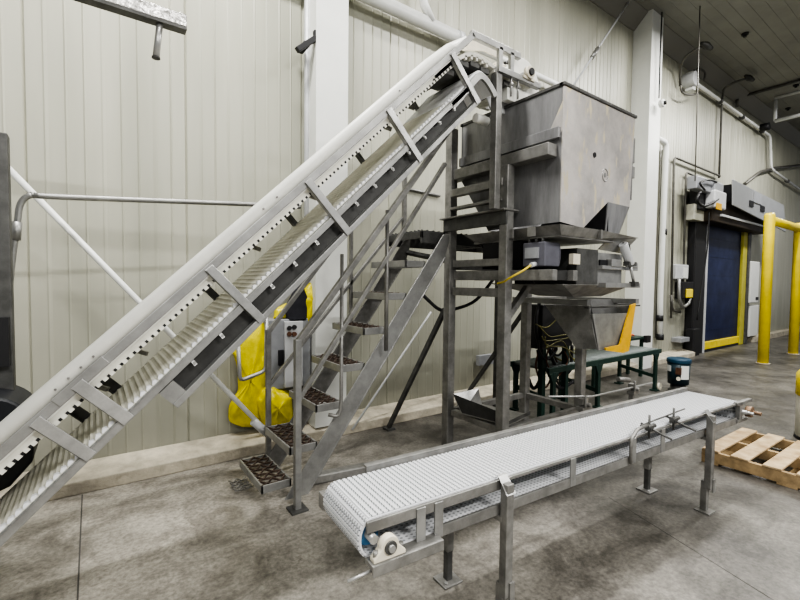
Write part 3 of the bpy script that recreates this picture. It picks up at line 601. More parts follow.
# ================================================================== ROLLER TABLE
rt = thing('roller_table', (6.2,3.1,0), 'dark green roller conveyor table behind the front conveyor under the bin', 'roller table')
RX0,RX1,RY0,RY1,RZ = 4.25,7.08,2.98,3.52,.62
for y in (RY0,RY1): m = MB(); m.box((RX0,y-.015,RZ-.06),(RX1,y+.015,RZ+.005)); m.build('side_channel','green',rt,.003)
for k_ in range(35):
    x = RX0+.05+k_*.08; m = MB(); m.cyl((x,RY0+.015,RZ-.012),(x,RY1-.015,RZ-.012),.022,12); m.build('roller','roller',rt)
for x in (4.35,5.32,6.92):
    for y in (RY0,RY1):
        m = MB(); m.box((x-.03,y-.02,.02),(x+.03,y+.02,RZ-.05)); m.prism([(x-.09,y-.018,RZ-.06),(x+.09,y-.018,RZ-.06),(x+.03,y-.018,RZ-.17),(x-.03,y-.018,RZ-.17)],(0,.02,0)); m.box((x-.06,y-.05,0),(x+.06,y+.05,.02)); m.build('leg','green',rt,.003)
    m = MB(); m.bar((x,RY0,.22),(x,RY1,.30),.03,.05); m.build('cross_brace','green',rt)
m = MB(); m.cyl((6.99,2.93,.06),(6.99,2.96,.06),.055,16); m.build('caster','cream',rt)
rt2 = thing('transfer_table', (6.9,3.5,0), 'dark green and black table beyond the roller table against the white column', 'table')
m = MB(); m.box((6.2,3.55,.66),(7.9,3.86,.70)); m.build('table_top','green',rt2,.003)
m = MB(); m.box((7.78,3.5,.60),(7.92,3.56,.72)); m.build('end_stop','black',rt2)
for x in (6.3,7.8):
    for y in (3.6,3.82): m = MB(); m.box((x-.03,y-.02,0),(x+.03,y+.02,.66)); m.build('leg','green',rt2)
for k_, (x, c_) in enumerate(((7.05,'film'),(7.35,'film'))):
    m = MB(); 
    rows = []
    for i in range(7):
        rows.append([V((x-.2+.07*i, 3.62+.035*j, .705+max(0,.13*math.sin(math.pi*i/6)*math.sin(math.pi*j/5))+random.uniform(0,.02))) for j in range(6)])
    m.grid(rows); o = m.build('plastic_wrap', 'film'); 
    o.modifiers.new('t','SOLIDIFY').thickness = .004
    tag(o, ('crumpled clear plastic wrap on the dark table, end nearer the bin' if k_ == 0 else 'crumpled clear plastic wrap on the dark table, end nearer the column'), 'wrap')
m = MB(); m.tube(smooth_path([(7.05,3.60,.72),(7.2,3.58,.745),(7.35,3.6,.73),(7.5,3.62,.75),(7.62,3.65,.72)],5),.014,6); tag(m.build('orange_strap','orange'),'orange strap lying on the dark table in front of the plastic wrap','strap')
# small drive unit on the far side of the front conveyor
dv = thing('rod_stand', (4.2,2.1,0), 'small steel stand holding a long thin horizontal rod behind the white belt', 'stand')
ra, rb_ = aty(548,396.5,2.02), aty(592,396.5,2.0); rc = aty(652,383,2.0)
m = MB(); m.tube([ra, rb_, rc], .009, 8); m.build('long_rod','bright',dv)
for px, py, bw in ((583,400,.07),(632,385,.05)):
    p = aty(px,py,2.02); m = MB(); m.cb((p.x,p.y,p.z-.01),(bw*1.2,.05,.05)); m.cb((p.x+.02,p.y,p.z-.07),(bw*2,.07,.035)); m.cyl((p.x-.03,p.y-.04,p.z-.05),(p.x-.03,p.y-.04,p.z+.05),.010,10); m.cyl((p.x+.02,p.y-.06,p.z-.035),(p.x+.02,p.y+.02,p.z-.035),.018,10); m.build('clamp_block','frame',dv,.004)
    m = MB(); m.box((p.x-.02,p.y-.02,0),(p.x+.02,p.y+.02,p.z-.05)); m.build('stand_leg','frame',dv)
p = aty(622,378,2.15); m = MB(); m.cyl((p.x-.08,p.y,p.z),(p.x+.10,p.y-.02,p.z-.03),.024,14); m.build('small_motor','frame',dv)

# hoses and cables behind the frame
hz_ = [((540,300),(536,330),(548,372),(560,388),(575,380)), ((545,320),(550,352),(560,372),(570,370),(572,345)), ((530,345),(527,370),(533,388),(540,378),(538,350)),
       ((552,330),(560,345),(572,350),(582,345)), ((541,325),(545,345),(560,360),(578,358))]
for i, h in enumerate(hz_):
    m = MB(); m.tube(smooth_path([aty(x,y,3.05+.03*i) for x,y in h],6), .02 if i < 3 else .012, 8)
    lb_ = ('thick black hose looping lowest below the bin behind the frame', 'black hose in a tight loop beside the right frame post', 'black hose hanging in a narrow loop beside the rear frame post', 'thin olive cable drooping beneath the bin side panel','thin olive cable sagging lower beneath the bin side panel')[i]
    tag(m.build('hose' if i < 3 else 'cable', 'black' if i < 3 else mat('olive_cable',(.16,.15,.05),.5)), lb_, 'hose' if i < 3 else 'cable')
rnd = random.Random(5)
for i in range(9):
    x0_ = rnd.uniform(534,566); x1_ = x0_+rnd.uniform(8,16); yb_ = rnd.uniform(355,388); yt_ = rnd.uniform(325,350); Yc = rnd.uniform(2.96,3.4)
    m = MB(); m.tube(smooth_path([aty(x,y,Yc) for x,y in ((x0_,yt_),(x0_-rnd.uniform(0,5),(yt_+yb_)/2),((x0_+x1_)/2,yb_),(x1_+3,(yt_+yb_)/2),(x1_,yt_+4))],6), rnd.uniform(.007,.014), 6)
    tag(m.build('cable', ('black','rust','black')[i%3]), 'thin cable loop in the tangle below the bin', 'cable', 'tangled cable loops below the bin')
for i in range(5):
    m = MB(); y0_ = 322+i*6; m.tube(smooth_path([aty(x,y,2.95) for x,y in ((536+i*3,y0_+rnd.uniform(-4,4)),(548+rnd.uniform(-3,3),y0_+rnd.uniform(0,9)),(562,y0_+rnd.uniform(-6,8)),(572+rnd.uniform(-2,2),y0_+rnd.uniform(4,12)),(578,y0_+rnd.uniform(10,20)))],6), .007, 6)
    tag(m.build('cable', bpy.data.materials['olive_cable']), 'thin olive cable strung across behind the bin side panel', 'cable', 'olive cables behind the bin')
cbx = MB(); cbx.box((4.15,3.0,.85),(4.75,3.25,1.36)); o = cbx.build('control_cabinet','black',None,.01); tag(o,'dark control cabinet hung behind the bin with cables around it','cabinet')
m = MB(); m.box((4.2,3.02,0),(4.26,3.08,.85)); m.box((4.66,3.02,0),(4.72,3.08,.85)); o2 = m.build('cabinet_stand','green',o)
m = MB(); m.tube(smooth_path([aty(416,287,3.05),aty(428,300,3.02),aty(441,310,3.0),aty(455,309,3.0),aty(476,300,3.0),aty(495,277,3.0)],6),.016,8); tag(m.build('hose','black'),'thin black hose sagging past the rear frame post below the platform','hose')

# ================================================================== LEFT SIDE OBJECTS
p = aty(8,134,2.98); lp = thing('machine_post', (p.x-.08,3.0,0), 'dark stained steel machine post at the left edge beside the inclined conveyor', 'post')
m = MB(); m.box((p.x-.20,2.96,.8),(p.x-.0,3.04,p.z)); m.box((p.x-.26,2.96,0),(p.x-.10,3.04,.9)); m.build('upright','dark',lp,.006)
m = MB(); m.box((p.x-.12,2.92,1.15),(p.x-.01,2.96,1.40)); m.build('side_clamp','black',lp)
m = MB(); m.box((p.x-.28,2.92,0),(p.x-.09,3.08,.015)); m.build('foot_plate','dark',lp)
pts = [aty(x,y,3.3) for x,y in ((300,207),(255,204.5),(60,197),(33,195),(21,203),(17,225),(11,270),(4,345),(-6,352))]
tb = thing('bent_conduit', pts[4], 'thin grey steel tube running level along the wall then bending down at left', 'conduit')
m = MB(); m.tube(smooth_path(pts,5),.017,10); m.build('tube','conduit',tb)
m = MB(); q0, q1 = aty(17,222,3.3), aty(15.5,240,3.3); m.cyl(q0,q1,.024,10); m.build('coupling','conduit',tb)
pa, pb_ = aty(-4,156,3.62), aty(272,437,3.55)
m = MB(); m.cyl(pa, pb_, .02, 12); o = m.build('white_pipe','pipe'); tag(o,'straight white plastic pipe slanting down across the wall to the stair foot','pipe')
qa, qb = aty(253,421,3.55), aty(272,437,3.545); m = MB(); m.cyl(qa,qb,.034,12); m.build('pipe_sleeve','lightgrey',o)
# black tote behind the guard
m = MB(); YB = 3.1
out = [(-60,378),(-30,381),(-8,382.5),(8,383),(18,385),(25,388),(31,392),(36,398),(40,405),(42,414),(40,440),(20,462),(-60,500)]
m.prism([aty(x,y,YB) for x,y in out],(0,-.35,0)); o = m.build('black_tote','blackp',None,.012); tag(o,'black rounded plastic tote at the far left behind the conveyor guard','tote')
bt = o; zmin = min((v.co.z for v in o.data.vertices)); p0 = aty(-30,470,YB)
m = MB(); m.box((p0.x-.25,YB-.25,0),(p0.x-.14,YB-.10,zmin+.02)); m.build('tote_stand','dark',bt)
# overhead bar with hanging pin
A = aty(98,-2,2.6); B_ = aty(186,26,2.6)
ob = thing('overhead_boom', (B_.x,2.6,B_.z), 'stainless arm with a hanging pin reaching in at the top left corner', 'arm')
m = MB(); m.box((-.75,2.57,B_.z-.035),(B_.x,2.63,B_.z-.02)); m.build('arm_underside','dark',ob)
m = MB(); m.box((-.75,2.57,B_.z-.02),(B_.x,2.63,B_.z+.045)); m.build('arm_tube',mat('crinkled_steel',(.6,.59,.57),.3,.7,.5,16,bump=.8,bscale=22),ob,.004)
pp = aty(160,22,2.6); pq = aty(156,57,2.6); m = MB(); m.cyl(pp,pq,.016,14); pin = m.build('hanging_pin','bright',ob); m = MB(); m.cyl(pq,pq+V((0,0,-.008)),.02,14); m.build('pin_tip','dark',pin)
m = MB(); m.box((-.75,2.57,0),(-.69,2.63,B_.z)); m.build('pole','dark',ob)

# ================================================================== YELLOW BAGS + CONTROL BOX ON WALL behind stairs
def bag(pts, Y, name, label, dep=.10):
    cx = sum(p[0] for p in pts)/len(pts); cy = sum(p[1] for p in pts)/len(pts)
    rows = []; n = len(pts)
    for lv, (sc_, off) in enumerate(((1,.0),(.92,-.05),(.7,-.085),(.35,-.10),(.02,-.105))):
        rows.append([aty(cx+(x-cx)*sc_, cy+(y-cy)*sc_, Y)+V((random.uniform(-.008,.008), off*dep/.1+random.uniform(-.012,.012), random.uniform(-.012,.012))) for x,y in pts+[pts[0]]])
    for r in rows: r[-1] = r[0].copy()
    m = MB(); m.grid(rows); m.add([aty(x,y,Y) for x,y in pts],[list(range(n))]); o = m.build(name,'bag'); tag(o,label,'bag','yellow plastic bags on the wall'); md = o.modifiers.new('s','SUBSURF'); md.levels = 2; md.render_levels = 2; return o
def dense(pts, k=3):
    out = []
    for i in range(len(pts)):
        a, b_ = pts[i], pts[(i+1)%len(pts)]
        for j in range(k): t = j/k; out.append((a[0]*(1-t)+b_[0]*t+random.uniform(-1.2,1.2), a[1]*(1-t)+b_[1]*t+random.uniform(-1,1)))
    return out
bag(dense([(238,330),(262,318),(272,350),(270,392),(268,424),(246,428),(229,422),(230,405),(240,390),(236,360),(229,348)]), 4.14, 'yellow_bag', 'yellow plastic bag hanging on the wall left of the grey control box', .1)
bag(dense([(272,385),(292,392),(293,422),(280,430),(262,426),(256,400),(262,388)]), 4.05, 'yellow_bag', 'yellow plastic bag bulging on the wall below the grey control box', .12)
bag(dense([(309,282),(317,278),(319,300),(314,322),(304,330),(300,300)]), 4.05, 'yellow_bag', 'narrow yellow plastic bag on the wall just right of the dark apron', .06)
bag(dense([(276,308),(292,302),(291,318),(272,320)]), 4.08, 'yellow_bag', 'small yellow bag corner peeping above the control box', .05)
m = MB(); YC = 4.0
ap = dense([(293,293),(303,283),(309,300),(308,322),(288,322),(287,305)],2); m.prism([aty(x,y,YC) for x,y in ap],(0,.06,0)); tag(m.build('dark_apron',mat('dark_cloth',(.035,.035,.045),.8,0,.3,12),None,.01),'dark cloth hanging on the wall above the grey control box','cloth')
cb = thing('control_box', aty(290,392,4.05), 'grey wall control box with four round buttons behind the stair handrail', 'control box')
def rect(mb, x0,y0,x1,y1,Y,dep): a, b_ = aty(x0,y1,Y), aty(x1,y0,Y); mb.box((a.x,Y,min(a.z,b_.z)),(b_.x,Y+dep,max(a.z,b_.z))); return mb
rect(MB(),269,318,311,391,4.0,.2).build('box_body','grey',cb,.01)
rect(MB(),285,321,303,388,3.965,.035).build('button_panel','lightgrey',cb,.004)
for i,(x,y) in enumerate(((289,328),(294,327),(289,334),(294,334))):
    p = aty(x,y,3.965); m = MB(); m.cyl(p,p+V((0,-.02,0)),.022,14); m.build('push_button', 'rust' if i > 1 else 'black', cb)
rect(MB(),279,350,284,366,3.975,.03).build('door_latch','black',cb,.003)
gb = [aty(x,y,3.9) for x,y in ((267,315),(265.5,371),(240,381),(238,343))]
m = MB(); m.tube(bend([gb[0],gb[1],gb[2],gb[3]],.05),.018,8); tag(m.build('bent_tube','steel'),'bent steel tube hoop in front of the yellow bag under the inclined conveyor','tube')

# ================================================================== WALL PIPES
zt = aty(455,40,4.08)
wp = thing('overhead_pipe', (2.5,4.08,4.68), 'fat white pipe running level high along the wall behind the conveyor head', 'pipe')
m = MB(); m.tube([(-1.5,4.06,4.66),(3.8,4.06,4.66)],.075,20); m.tube([(3.8,4.08,4.66),(7.4,4.08,4.66)],.045,16); m.build('pipe','pipe',wp)
for X in (3.78,): m = MB(); m.cyl((X-.04,4.06,4.66),(X+.04,4.06,4.66),.085,20); m.build('coupling','lightgrey',wp)
a_ = aty(432,22,4.02); m = MB(); m.tube([a_, aty(424,4,4.02), aty(420,-30,4.02)],.05,14); m.build('branch_pipe','pipe',wp)
# conduit on column 1
m = MB(); X = aty(308,100,4.1).x; m.cyl((X,4.12,.15),(X,4.12,CZ),.03,12); o = m.build('tall_conduit','lightgrey'); tag(o,'tall pale conduit running up the wall beside the left white column','conduit')
br = MB(); q0, q1 = aty(297,50,3.95), aty(316,38,3.95); br.bar(q0,q1,.05,.05); br.cb(tuple((q0+q1)/2+V((0,.08,0))),(.06,.18,.04)); br.cb(tuple(q1+V((0,.0,.02))),(.05,.04,.09)); o = br.build('pipe_clamp','black',None,.004); tag(o,'black clamp bracket gripping the tall conduit beside the left column','clamp')
# stay rod with turnbuckle
ra = aty(573,86,4.05); rb_ = atz(630,0,CZ)
sr = thing('stay_rod', ra, 'thin steel stay rod with turnbuckle slanting up to the ceiling behind the hopper', 'rod')
m = MB(); m.cyl(ra, rb_, .016, 8); m.build('rod','lightgrey',sr); mid = ra.lerp(rb_,.36); d_ = (rb_-ra).normalized(); m = MB(); m.cyl(mid-d_*.13, mid+d_*.13, .035, 8); m.build('turnbuckle','conduit',sr)
# small pipes near kerb by stairs
m = MB(); m.cyl(aty(431,312,3.9), aty(352,430,3.9), .012, 8); tag(m.build('thin_rod','lightgrey'),'thin pale rod leaning on the wall behind the staircase','rod')
m = MB(); m.tube([aty(405,188,4.18),aty(440,196,4.18)],.016,8); tag(m.build('thin_conduit','conduit'),'short thin conduit on the wall above the platform','conduit')
# small hanging box/vent behind frame bottom
m = MB(); rect(m,479,354,494,366,4.1,.06); o=m.build('wall_plate','grey',None,.004); tag(o,'small grey plate on the wall low behind the frame','plate')

# ---- right hand wall: conduits
def cond(pts, Y, r, mt, nm, label, cat='conduit', R=.12):
    m = MB(); m.tube(bend([aty(p[0],p[1],p[2] if len(p) > 2 else Y) for p in pts],R),r,8); return tag(m.build(nm, mt), label, cat)
cond([(660,338),(660,300),(666,143),(656,138)], 4.09, .06, 'pipe', 'white_pipe', 'white downpipe with elbow at its top beside the right column','pipe')
o = bpy.data.objects['white_pipe.001']
for px, py in ((659.5,318),(660,337),(663.3,232)):
    p = aty(px,py,4.09); m = MB(); m.cyl(p+V((0,0,-.06)),p+V((0,0,.06)),.072,14); m.build('pipe_band','black',None).parent = o
cond([(656,338),(663,150)],4.16,.025,'conduitd','grey_conduit','dull narrow conduit running just left of the white downpipe')
cond([(671,318),(674,157,),(720,176)], 4.12, .024, 'conduitd', 'grey_conduit', 'outer grey conduit bending level over the door motor')
cond([(683,290),(686,172),(699,178)], 4.12, .022, 'conduitd', 'grey_conduit', 'inner shorter grey conduit bending toward the door motor')
cond([(691,345),(694,186)], 4.14, .014, 'conduitd', 'wall_cable', 'thin cable running down the wall below the door motor','cable')
m = MB(); m.tube([aty(695,181,3.3), aty(700,6,3.3)],.009,6); vc = m.build('hanging_cable','conduitd'); tag(vc,'long thin cable hanging from the ceiling past the gooseneck lamp','cable')
cond([(719,178),(722,100),(724,88,3.95),(735,82,3.75),(748,78,3.6)],4.12,.024,'conduitd','lamp_arm','tall gooseneck lamp arm rising above the door','lamp',.25)
o = bpy.data.objects['lamp_arm']; p = aty(749,78,3.6); m = MB(); m.tube([p+V((-.25,0,-.02)),p,p+V((.2,-.02,.0))],[.03,.065,.04],12); m.build('lamp_head','lamp',None).parent = o
cond([(680,86),(680,68,4.05),(686,56,3.8),(697,49,3.6),(703,46,3.52)],4.12,.024,'conduitd','lamp_arm','gooseneck lamp arm beside the white blower near the ceiling','lamp',.25)
o = bpy.data.objects['lamp_arm.001']; p = aty(706,45.5,3.50); m = MB(); m.tube([p+V((-.2,0,-.02)),p,p+V((.2,-.02,0))],[.03,.07,.04],12); m.build('lamp_head','lamp',None).parent = o
cond([(662,12,3.75),(660,60,3.80),(659,98,3.80)],3.8,.012,'black','black_cable','black cable hanging down the right white column','cable')
p = aty(660,104,3.78); m = MB(); m.cyl(p,p+V((0,-.07,0)),.07,16); cm = m.build('wall_speaker','white'); tag(cm,'small white round sounder with black centre on the right column','sounder'); m = MB(); m.cyl(p+V((.0,-.07,0)),p+V((.02,-.10,0)),.035,14); m.build('sounder_horn','black',cm)
# blower unit and long pipe under ceiling
cond([(694,82),(770,136),(771,168),(775,172),(805,193)],4.08,.037,'pipe','long_pipe','long pale pipe running from the blower down along the ceiling line','pipe')
lpb = bpy.data.objects['long_pipe']
for px, py in ((720,101),(742,117),(762,131),(787,181)):
    p = aty(px,py,4.08); m = MB(); m.cyl(p+V((-.05,0,0)),p+V((.05,0,0)),.06,12); m.build('pipe_band','dark',None).parent = lpb
bl = thing('wall_blower', aty(692,80,4.05), 'white round blower unit mounted high on the wall near the ceiling', 'blower')
p = aty(690,80,4.05); m = MB(); m.cyl(p+V((0,.12,0)),p+V((0,-.12,0)),.15,24); m.build('blower_body','lightgrey',bl,.01)
p = aty(693,80,4.0); m = MB(); m.box((p.x-.02,3.98,p.z-.2),(p.x+.12,4.15,p.z+.2)); m.build('blower_flange','white',bl,.02)
m = MB(); m.tube(smooth_path([aty(x,y,4.0) for x,y in ((681,85),(682,92),(690,95),(698,93))],5),.02,8); m.tube(smooth_path([aty(x,y,3.98) for x,y in ((694,70),(700,69),(705,73),(704,80))],5),.02,8); m.build('blower_cable','conduitd',bl)
p = aty(765,127,3.95); m = MB(); m.cyl(p+V((0,.1,0)),p+V((0,-.1,0)),.10,14); tag(m.build('ceiling_sensor','black'),'black round sensor hanging at the wall and ceiling corner','sensor')
cond([(736,105),(741,98),(750,94),(830,72)],3.9,.035,'conduitd','ceiling_conduit','dark conduit crossing the ceiling at the upper right')
bpy.data.objects.remove(bpy.data.objects['ceiling_conduit'])
ca, cbb = atz(740,97,CZ-.05), atz(830,72,CZ-.05)
m = MB(); m.tube([aty(737,107,4.12), aty(737,101,4.12), ca, cbb],.035,8); tag(m.build('ceiling_conduit','conduitd'),'dark conduit crossing the ceiling at the upper right','conduit')
f_ = thing('ceiling_light_frame', atz(790,110,5.9), 'pale rectangular tube frame hung under the ceiling at the right edge', 'frame')
zf = 6.0
fa, fb, fc = atz(775,121,zf), atz(775,98,CZ-.03), atz(830,108,zf); fd2 = atz(830,84,CZ-.03)
m = MB(); m.tube([fa,fa+V((0,0,CZ-zf-.0))],.04,8); m.tube([fa,fc],.05,8); m.tube([fb,fd2],.04,8); m.build('tube_frame','lightgrey',f_)
for i,(px,py) in enumerate(((745,35),(796,86),(788,109))):
    p = atz(px,py,CZ-.03); m = MB(); m.cyl(p,p+V((0,0,.03)),.06,14); m.cyl(p+V((0,0,-.04)),p,.03,12); o = m.build('ceiling_sprinkler','black'); tag(o,('small black ceiling fitting nearest the right column','small black ceiling fitting above the pale tube frame','small black ceiling fitting inside the pale tube frame')[i],'ceiling fitting','black ceiling fittings')
cond([(745,184,3.95),(760,172,4.1),(775,168,4.1),(815,164,4.1)],4.1,.04,'conduitd','door_conduit','curved grey conduit behind the door header cover running right')
# ================================================================== DOOR
dr = bpy.data.objects.new('door_1', None); C.objects.link(dr); dr['kind'] = 'structure'; dr.location = (13.5,4.1,0); dr['_o'] = (13.5,4.1,0)
DX0, DX1 = 11.85, 14.25; DZ = 3.05
m = MB(); m.box((DX0,4.10,.18),(DX1,4.13,DZ))
for k_ in range(6): m.box((DX0,4.095,.5+k_*.45),(DX1,4.10,.52+k_*.45))
m.build('door_curtain','blue',dr)
m = MB(); m.box((DX0,4.05,.0),(DX1,4.14,.06)); m.build('door_seal','black',dr)
m = MB(); m.box((DX0,4.05,.06),(DX1,4.14,.24)); m.build('bottom_bar','yellow',dr,.01)
m = MB(); m.box((11.12,4.03,0),(11.74,WY,3.2)); m.build('side_housing','black',dr,.02)
m = MB(); m.box((11.75,4.02,0),(11.84,4.10,3.1)); m.build('guide_rail','lightgrey',dr,.005)
m = MB(); m.box((10.98,3.94,0),(11.32,4.12,.62)); m.build('lower_housing','black',dr,.02)
m = MB(); m.box((DX1,4.03,0),(DX1+.30,4.10,3.1)); m.build('yellow_guide',mat('dull_olive_yellow',(.50,.46,.08),.5,0,.2,4),dr,.01)
m = MB(); m.box((DX1+.30,4.0,0),(DX1+.5,WY,3.1)); m.build('door_jamb','dark',dr,.01)
m = MB(); m.box((11.3,3.78,DZ),(15.2,WY,3.6)); m.build('header_box','brown',dr,.02)
m = MB(); m.box((11.7,3.73,DZ+.14),(15.2,3.78,DZ+.19)); m.build('header_trim','lightgrey',dr)
m = MB(); m.box((10.75,3.95,DZ-.0),(11.3,4.15,DZ+.35)); m.build('end_plate','wall',dr,.01)
cv = [aty(x,y,3.62) for x,y in ((733,179),(784,205),(786,232),(733,205))]
m = MB(); m.prism(cv,(0,.03,0)); m.build('header_cover','coverg',dr,.01)
m = MB(); m.prism([cv[0]+V((.05,.03,-.1)),cv[3]+V((.05,.03,.1)),cv[3]+V((.05,.5,.1)),cv[0]+V((.05,.5,-.1))],(.02,0,0)); m.build('cover_side','black',dr)
rect(MB(),754,194,762,202,3.60,.02).build('cover_plate','grey',dr)
for x,y in ((752,204),(763,209)): rect(MB(),x-2,y-2.5,x+2,y+2.0,3.60,.02).build('cover_slot','black',dr)
rect(MB(),699,187,715,209,3.90,.2).build('drive_recess','black',dr,.01)
rect(MB(),715,190,733,212,3.88,.2).build('drive_shroud','brown',dr,.01)
rect(MB(),715,193,727,207,3.70,.2).build('drive_motor','lightgrey',dr,.03)
rect(MB(),715,184,724,192,3.72,.2).build('drive_gearbox','grey',dr,.02)
rect(MB(),697,181,714,188,3.78,.2).build('drive_box','grey',dr,.02)
rect(MB(),717,204,722,209,3.68,.02).build('warning_label','yelledge',dr)
m = MB(); m.tube(smooth_path([aty(x,y,3.72) for x,y in ((700,192),(697,200),(703,206),(712,203),(718,199))],5),.03,6); m.tube(smooth_path([aty(x,y,3.72) for x,y in ((705,190),(700,183),(708,180),(717,182))],5),.02,6); m.build('drive_cables','black',dr)
m = MB(); m.tube(smooth_path([aty(x,y,3.80) for x,y in ((709,212),(708,240),(705,265),(697,320))],5),.015,6); m.build('hanging_cable','black',dr)
# electrics left of door
eb = thing('junction_box', aty(682,278,4.0), 'light grey square junction box on the wall left of the blue door', 'box')
rect(MB(),676,265,689,279,4.08,.11).build('box_body','lightgrey',eb,.02)
rect(MB(),684,268,688,278,4.06,.02).build('box_plate','white',eb)
eb2 = thing('warning_box', aty(687,290,3.95), 'black wall box with a yellow lamp face beneath the grey junction box', 'box')
rect(MB(),682,282,694,299,4.04,.15).build('box_body','black',eb2,.02); rect(MB(),687,289,693.5,298,4.01,.04).build('yellow_face','yellow',eb2,.02)
cond([(671,295),(672,310),(680,312)],4.12,.03,'conduitd','loop_conduit','lowest conduit loop on the wall beneath the junction box')
cond([(679,279),(679,300),(683,308),(689,303),(690,298)],4.05,.035,'conduit','loop_conduit','grey flexible conduit looping under the black warning box',R=.2)
m = MB(); rect(m,681,337,690,343,4.0,.2); o=m.build('floor_bracket','grey',None,.01); tag(o,'small grey bracket on the wall beside the foot of the blue door','bracket')
# white cabinet right of door
wc = thing('white_cabinet', (15.9,4.1,0), 'tall narrow white cabinet on the wall between the door and the yellow post', 'cabinet')
rect(MB(),750,262,760,303,3.96,.22).build('upper_case','white',wc,.02); rect(MB(),749,305,759,337,4.0,.18).build('lower_case','white',wc,.02); rect(MB(),756,297,758.5,300,3.95,.03).build('cabinet_lock','black',wc)
# ================================================================== BOLLARD GOALPOST
gp = thing('yellow_barrier', (12.4,2.78,0), 'tall yellow steel pipe barrier frame standing in front of the blue door', 'barrier')
for X in (11.28, 13.52): m = MB(); m.tube([(X,2.78,0),(X,2.78,3.04),(X,2.78,3.09)],[.092,.092,.075],24); m.build('post','yellow',gp)
m = MB(); m.cyl((11.28,2.78,2.96),(13.52,2.78,2.96),.085,20); m.build('top_rail','yellow',gp)
for X in (11.28,13.52): m = MB(); m.cyl((X,2.78,0),(X,2.78,.015),.12,20); m.build('base_ring','kerb',gp)
p = atz(781,340,0); 
# drum at right edge
p = V((6.17,.95,0)); R0_ = .27
db = thing('lidded_drum', (p.x,p.y,0), 'off-white drum with bright yellow top standing at the right edge by the pallet', 'drum')
m = MB(); m.cyl(p,p+V((0,0,.46)),R0_,32); m.build('drum_body',mat('offwhite_plastic',(.62,.60,.52),.45,0,.1,4),db,.01)
m = MB(); m.tube([p+V((0,0,.46)),p+V((0,0,.68)),p+V((0,0,.74)),p+V((0,0,.745))],[R0_+.01,R0_+.01,R0_-.03,.05],32); m.build('drum_top','yellow',db)
m = MB(); m.cyl(p,p+V((0,0,.03)),R0_+.008,32); m.build('drum_base','black',db)
q_ = p+V((-R0_*.83,-R0_*.58,.22)); m = MB(); m.cb(tuple(q_),(.03,.03,.03)); m.build('drum_bung','black',db)
# pail on stand
p = V((7.12,2.74,0)); pl = thing('blue_pail', (p.x,p.y,0), 'dark teal pail with blue lid and paper labels standing behind the conveyor end', 'pail')
m = MB(); m.tube([p+V((0,0,.0)),p+V((0,0,.04)),p+V((0,0,.05)),p+V((0,0,.13))],[.13,.13,.10,.10],24); m.build('pail_stand','dark',pl)
m = MB(); m.tube([p+V((0,0,.13)),p+V((0,0,.45))],[.135,.15],32); m.build('pail_body','pail',pl)
m = MB(); m.tube([p+V((0,0,.45)),p+V((0,0,.50)),p+V((0,0,.515))],[.16,.16,.14],32); m.build('pail_lid','lid',pl,.004)
def curved(mb, p, r, a0, a1, z0, z1, n=6):
    rows = [[V((p.x+r*math.cos(math.radians(a0+(a1-a0)*i/n)),p.y+r*math.sin(math.radians(a0+(a1-a0)*i/n)),z)) for i in range(n+1)] for z in (z0,z1)]; return mb.grid(rows)
va = math.degrees(math.atan2(-p.y,-p.x))
curved(MB(),p,.172,va-62+35,va-20+35+10,.33,.40).build('side_label','label',pl,fix=False) if False else None
curved(MB(),p,.152,va-72,va-38,.32,.41).build('paper_label','label',pl,fix=False)
curved(MB(),p,.152,va+12,va+58,.22,.42).build('paper_label','label',pl,fix=False)
q_ = p+V((math.cos(math.radians(va)),math.sin(math.radians(va)),0))*.15; m = MB(); m.cyl(q_+V((0,0,.23)),q_+V((-.02,-.01,.23)),.028,14); m.build('pail_knob','cream',pl)
m = MB(); m.cb(tuple(q_+V((0,0,.34))),(.03,.07,.10)); m.build('pail_tag','rust',pl)
# ================================================================== PALLET
PA = atz(704,446,.13); PB = atz(737,427,.13); PD = atz(800,483,.13)
ex = V((PD.x-PA.x, PD.y-PA.y, 0)).normalized(); ey = V((PB.x-PA.x, PB.y-PA.y,0)); 
PA = PA+V((-.05,0,0)); ex, ey = V((-.0165,-1,0)), V((1,-.0165,0))
pw = thing('wooden_pallet', (PA.x,PA.y,0), 'raw wooden pallet with open deck boards on the floor beyond the conveyor end', 'pallet')
def pb3(u0,u1,v0,v1,z0,z1,nm,mt='pallet'):
    m = MB(); o_ = V((PA.x,PA.y,0)); m.prism([o_+ex*u0+ey*v0+V((0,0,z0)),o_+ex*u1+ey*v0+V((0,0,z0)),o_+ex*u1+ey*v1+V((0,0,z0)),o_+ex*u0+ey*v1+V((0,0,z0))],(0,0,z1-z0)); return m.build(nm,mt,pw,.003)
PL, PWd = 1.2, .98
for v in (0,PWd/2-.02,PWd-.04): pb3(0,PL,v,v+.04,.018,.115,'stringer_board','palletd')
for u in (0.0,.215,.43,.645,.86,1.06): pb3(u+random.uniform(0,.012),u+.13,-.005,PWd+.005,.115,.132,'deck_board')
for u in (0,.53,1.07): pb3(u,u+.13,0,PWd,.0,.018,'bottom_board','palletd')
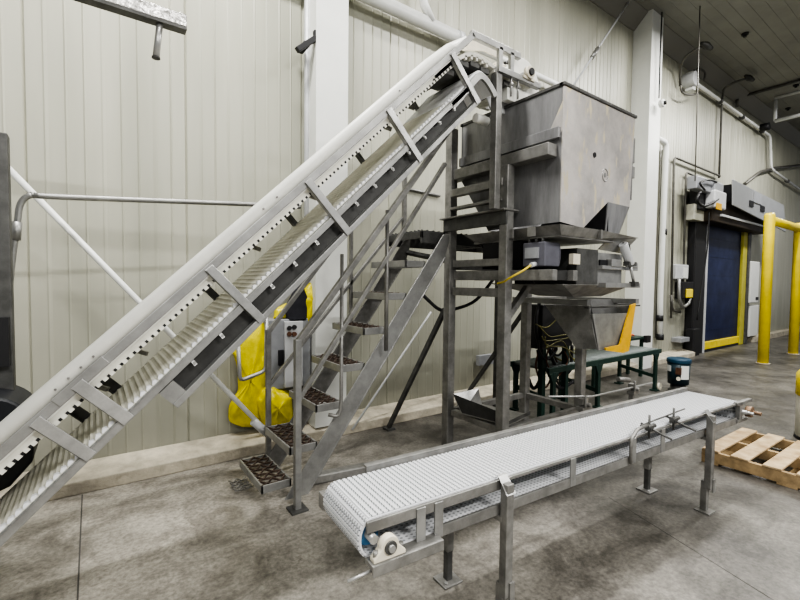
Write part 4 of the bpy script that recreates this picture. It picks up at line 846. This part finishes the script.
# glove/debris by the far kerb
p = atz(776,337,0); m = MB(); m.tube([p+V((-.25,.0,.03)),p+V((0,.05,.05)),p+V((.25,0,.03))],[.04,.07,.04],8); tag(m.build('floor_cable','black'),'small black item lying on the floor near the far wall','debris')
# small diamond lattice on the floor at foot of stairs
s0 = atz(241,488,.0); m = MB(); lattice(m, s0.x-.07, s0.x+.06, s0.y-.10, s0.y+.10, .03,.05,.006,.008); tag(m.build('floor_lattice','frame'),'small diamond lattice on the floor beside the lowest tread','mesh piece')

# ================================================================== LIGHT
def area(loc, sx, sy, e, col=(1,.975,.93), rot=(0,0,0)):
    l = bpy.data.lights.new('ceiling_and_fill_lamp','AREA'); l.shape = 'RECTANGLE'; l.size = sx; l.size_y = sy; l.energy = e; l.color = col
    o = bpy.data.objects.new('ceiling_and_fill_lamp', l); C.objects.link(o); o.location = loc; o.rotation_euler = rot; return o
for (x,y,e,sx,sy) in ((.2,2.7,160,2.4,.25),(4.8,1.6,130,2.4,.25),(9.5,2.2,150,2.4,.25),(14.5,1.8,190,2.4,.25),(-2.0,-2.5,190,2.4,.25),(2.2,-5.0,420,2.4,.25),(7.0,-4.0,210,2.4,.25)):
    area((x,y,6.3),sx,sy,e,(1,.985,.95))  # unseen lamps; the strongest, behind the camera, is added to brighten the return belt
wd = bpy.data.worlds.new('World'); bpy.context.scene.world = wd; wd.use_nodes = True
wd.node_tree.nodes['Background'].inputs[0].default_value = (.95,.97,1,1); wd.node_tree.nodes['Background'].inputs[1].default_value = .27
# ================================================================== CAMERA
cd = bpy.data.cameras.new('Camera'); cam = bpy.data.objects.new('Camera', cd); C.objects.link(cam)
cd.sensor_fit = 'HORIZONTAL'; cd.sensor_width = 36; cd.lens = FPX/800*36; cd.clip_start = .05; cd.clip_end = 200
mw = Matrix((RT, UP, -FW)).transposed().to_4x4(); mw.translation = (0,0,H); cam.matrix_world = mw
bpy.context.scene.camera = cam
sc_ = bpy.context.scene
sc_.view_settings.view_transform = 'AgX'; sc_.view_settings.look = 'AgX - High Contrast'; sc_.view_settings.exposure = .55
sc_.cycles.max_bounces = 6
for o in bpy.data.objects:
    if '_o' in o: del o['_o']
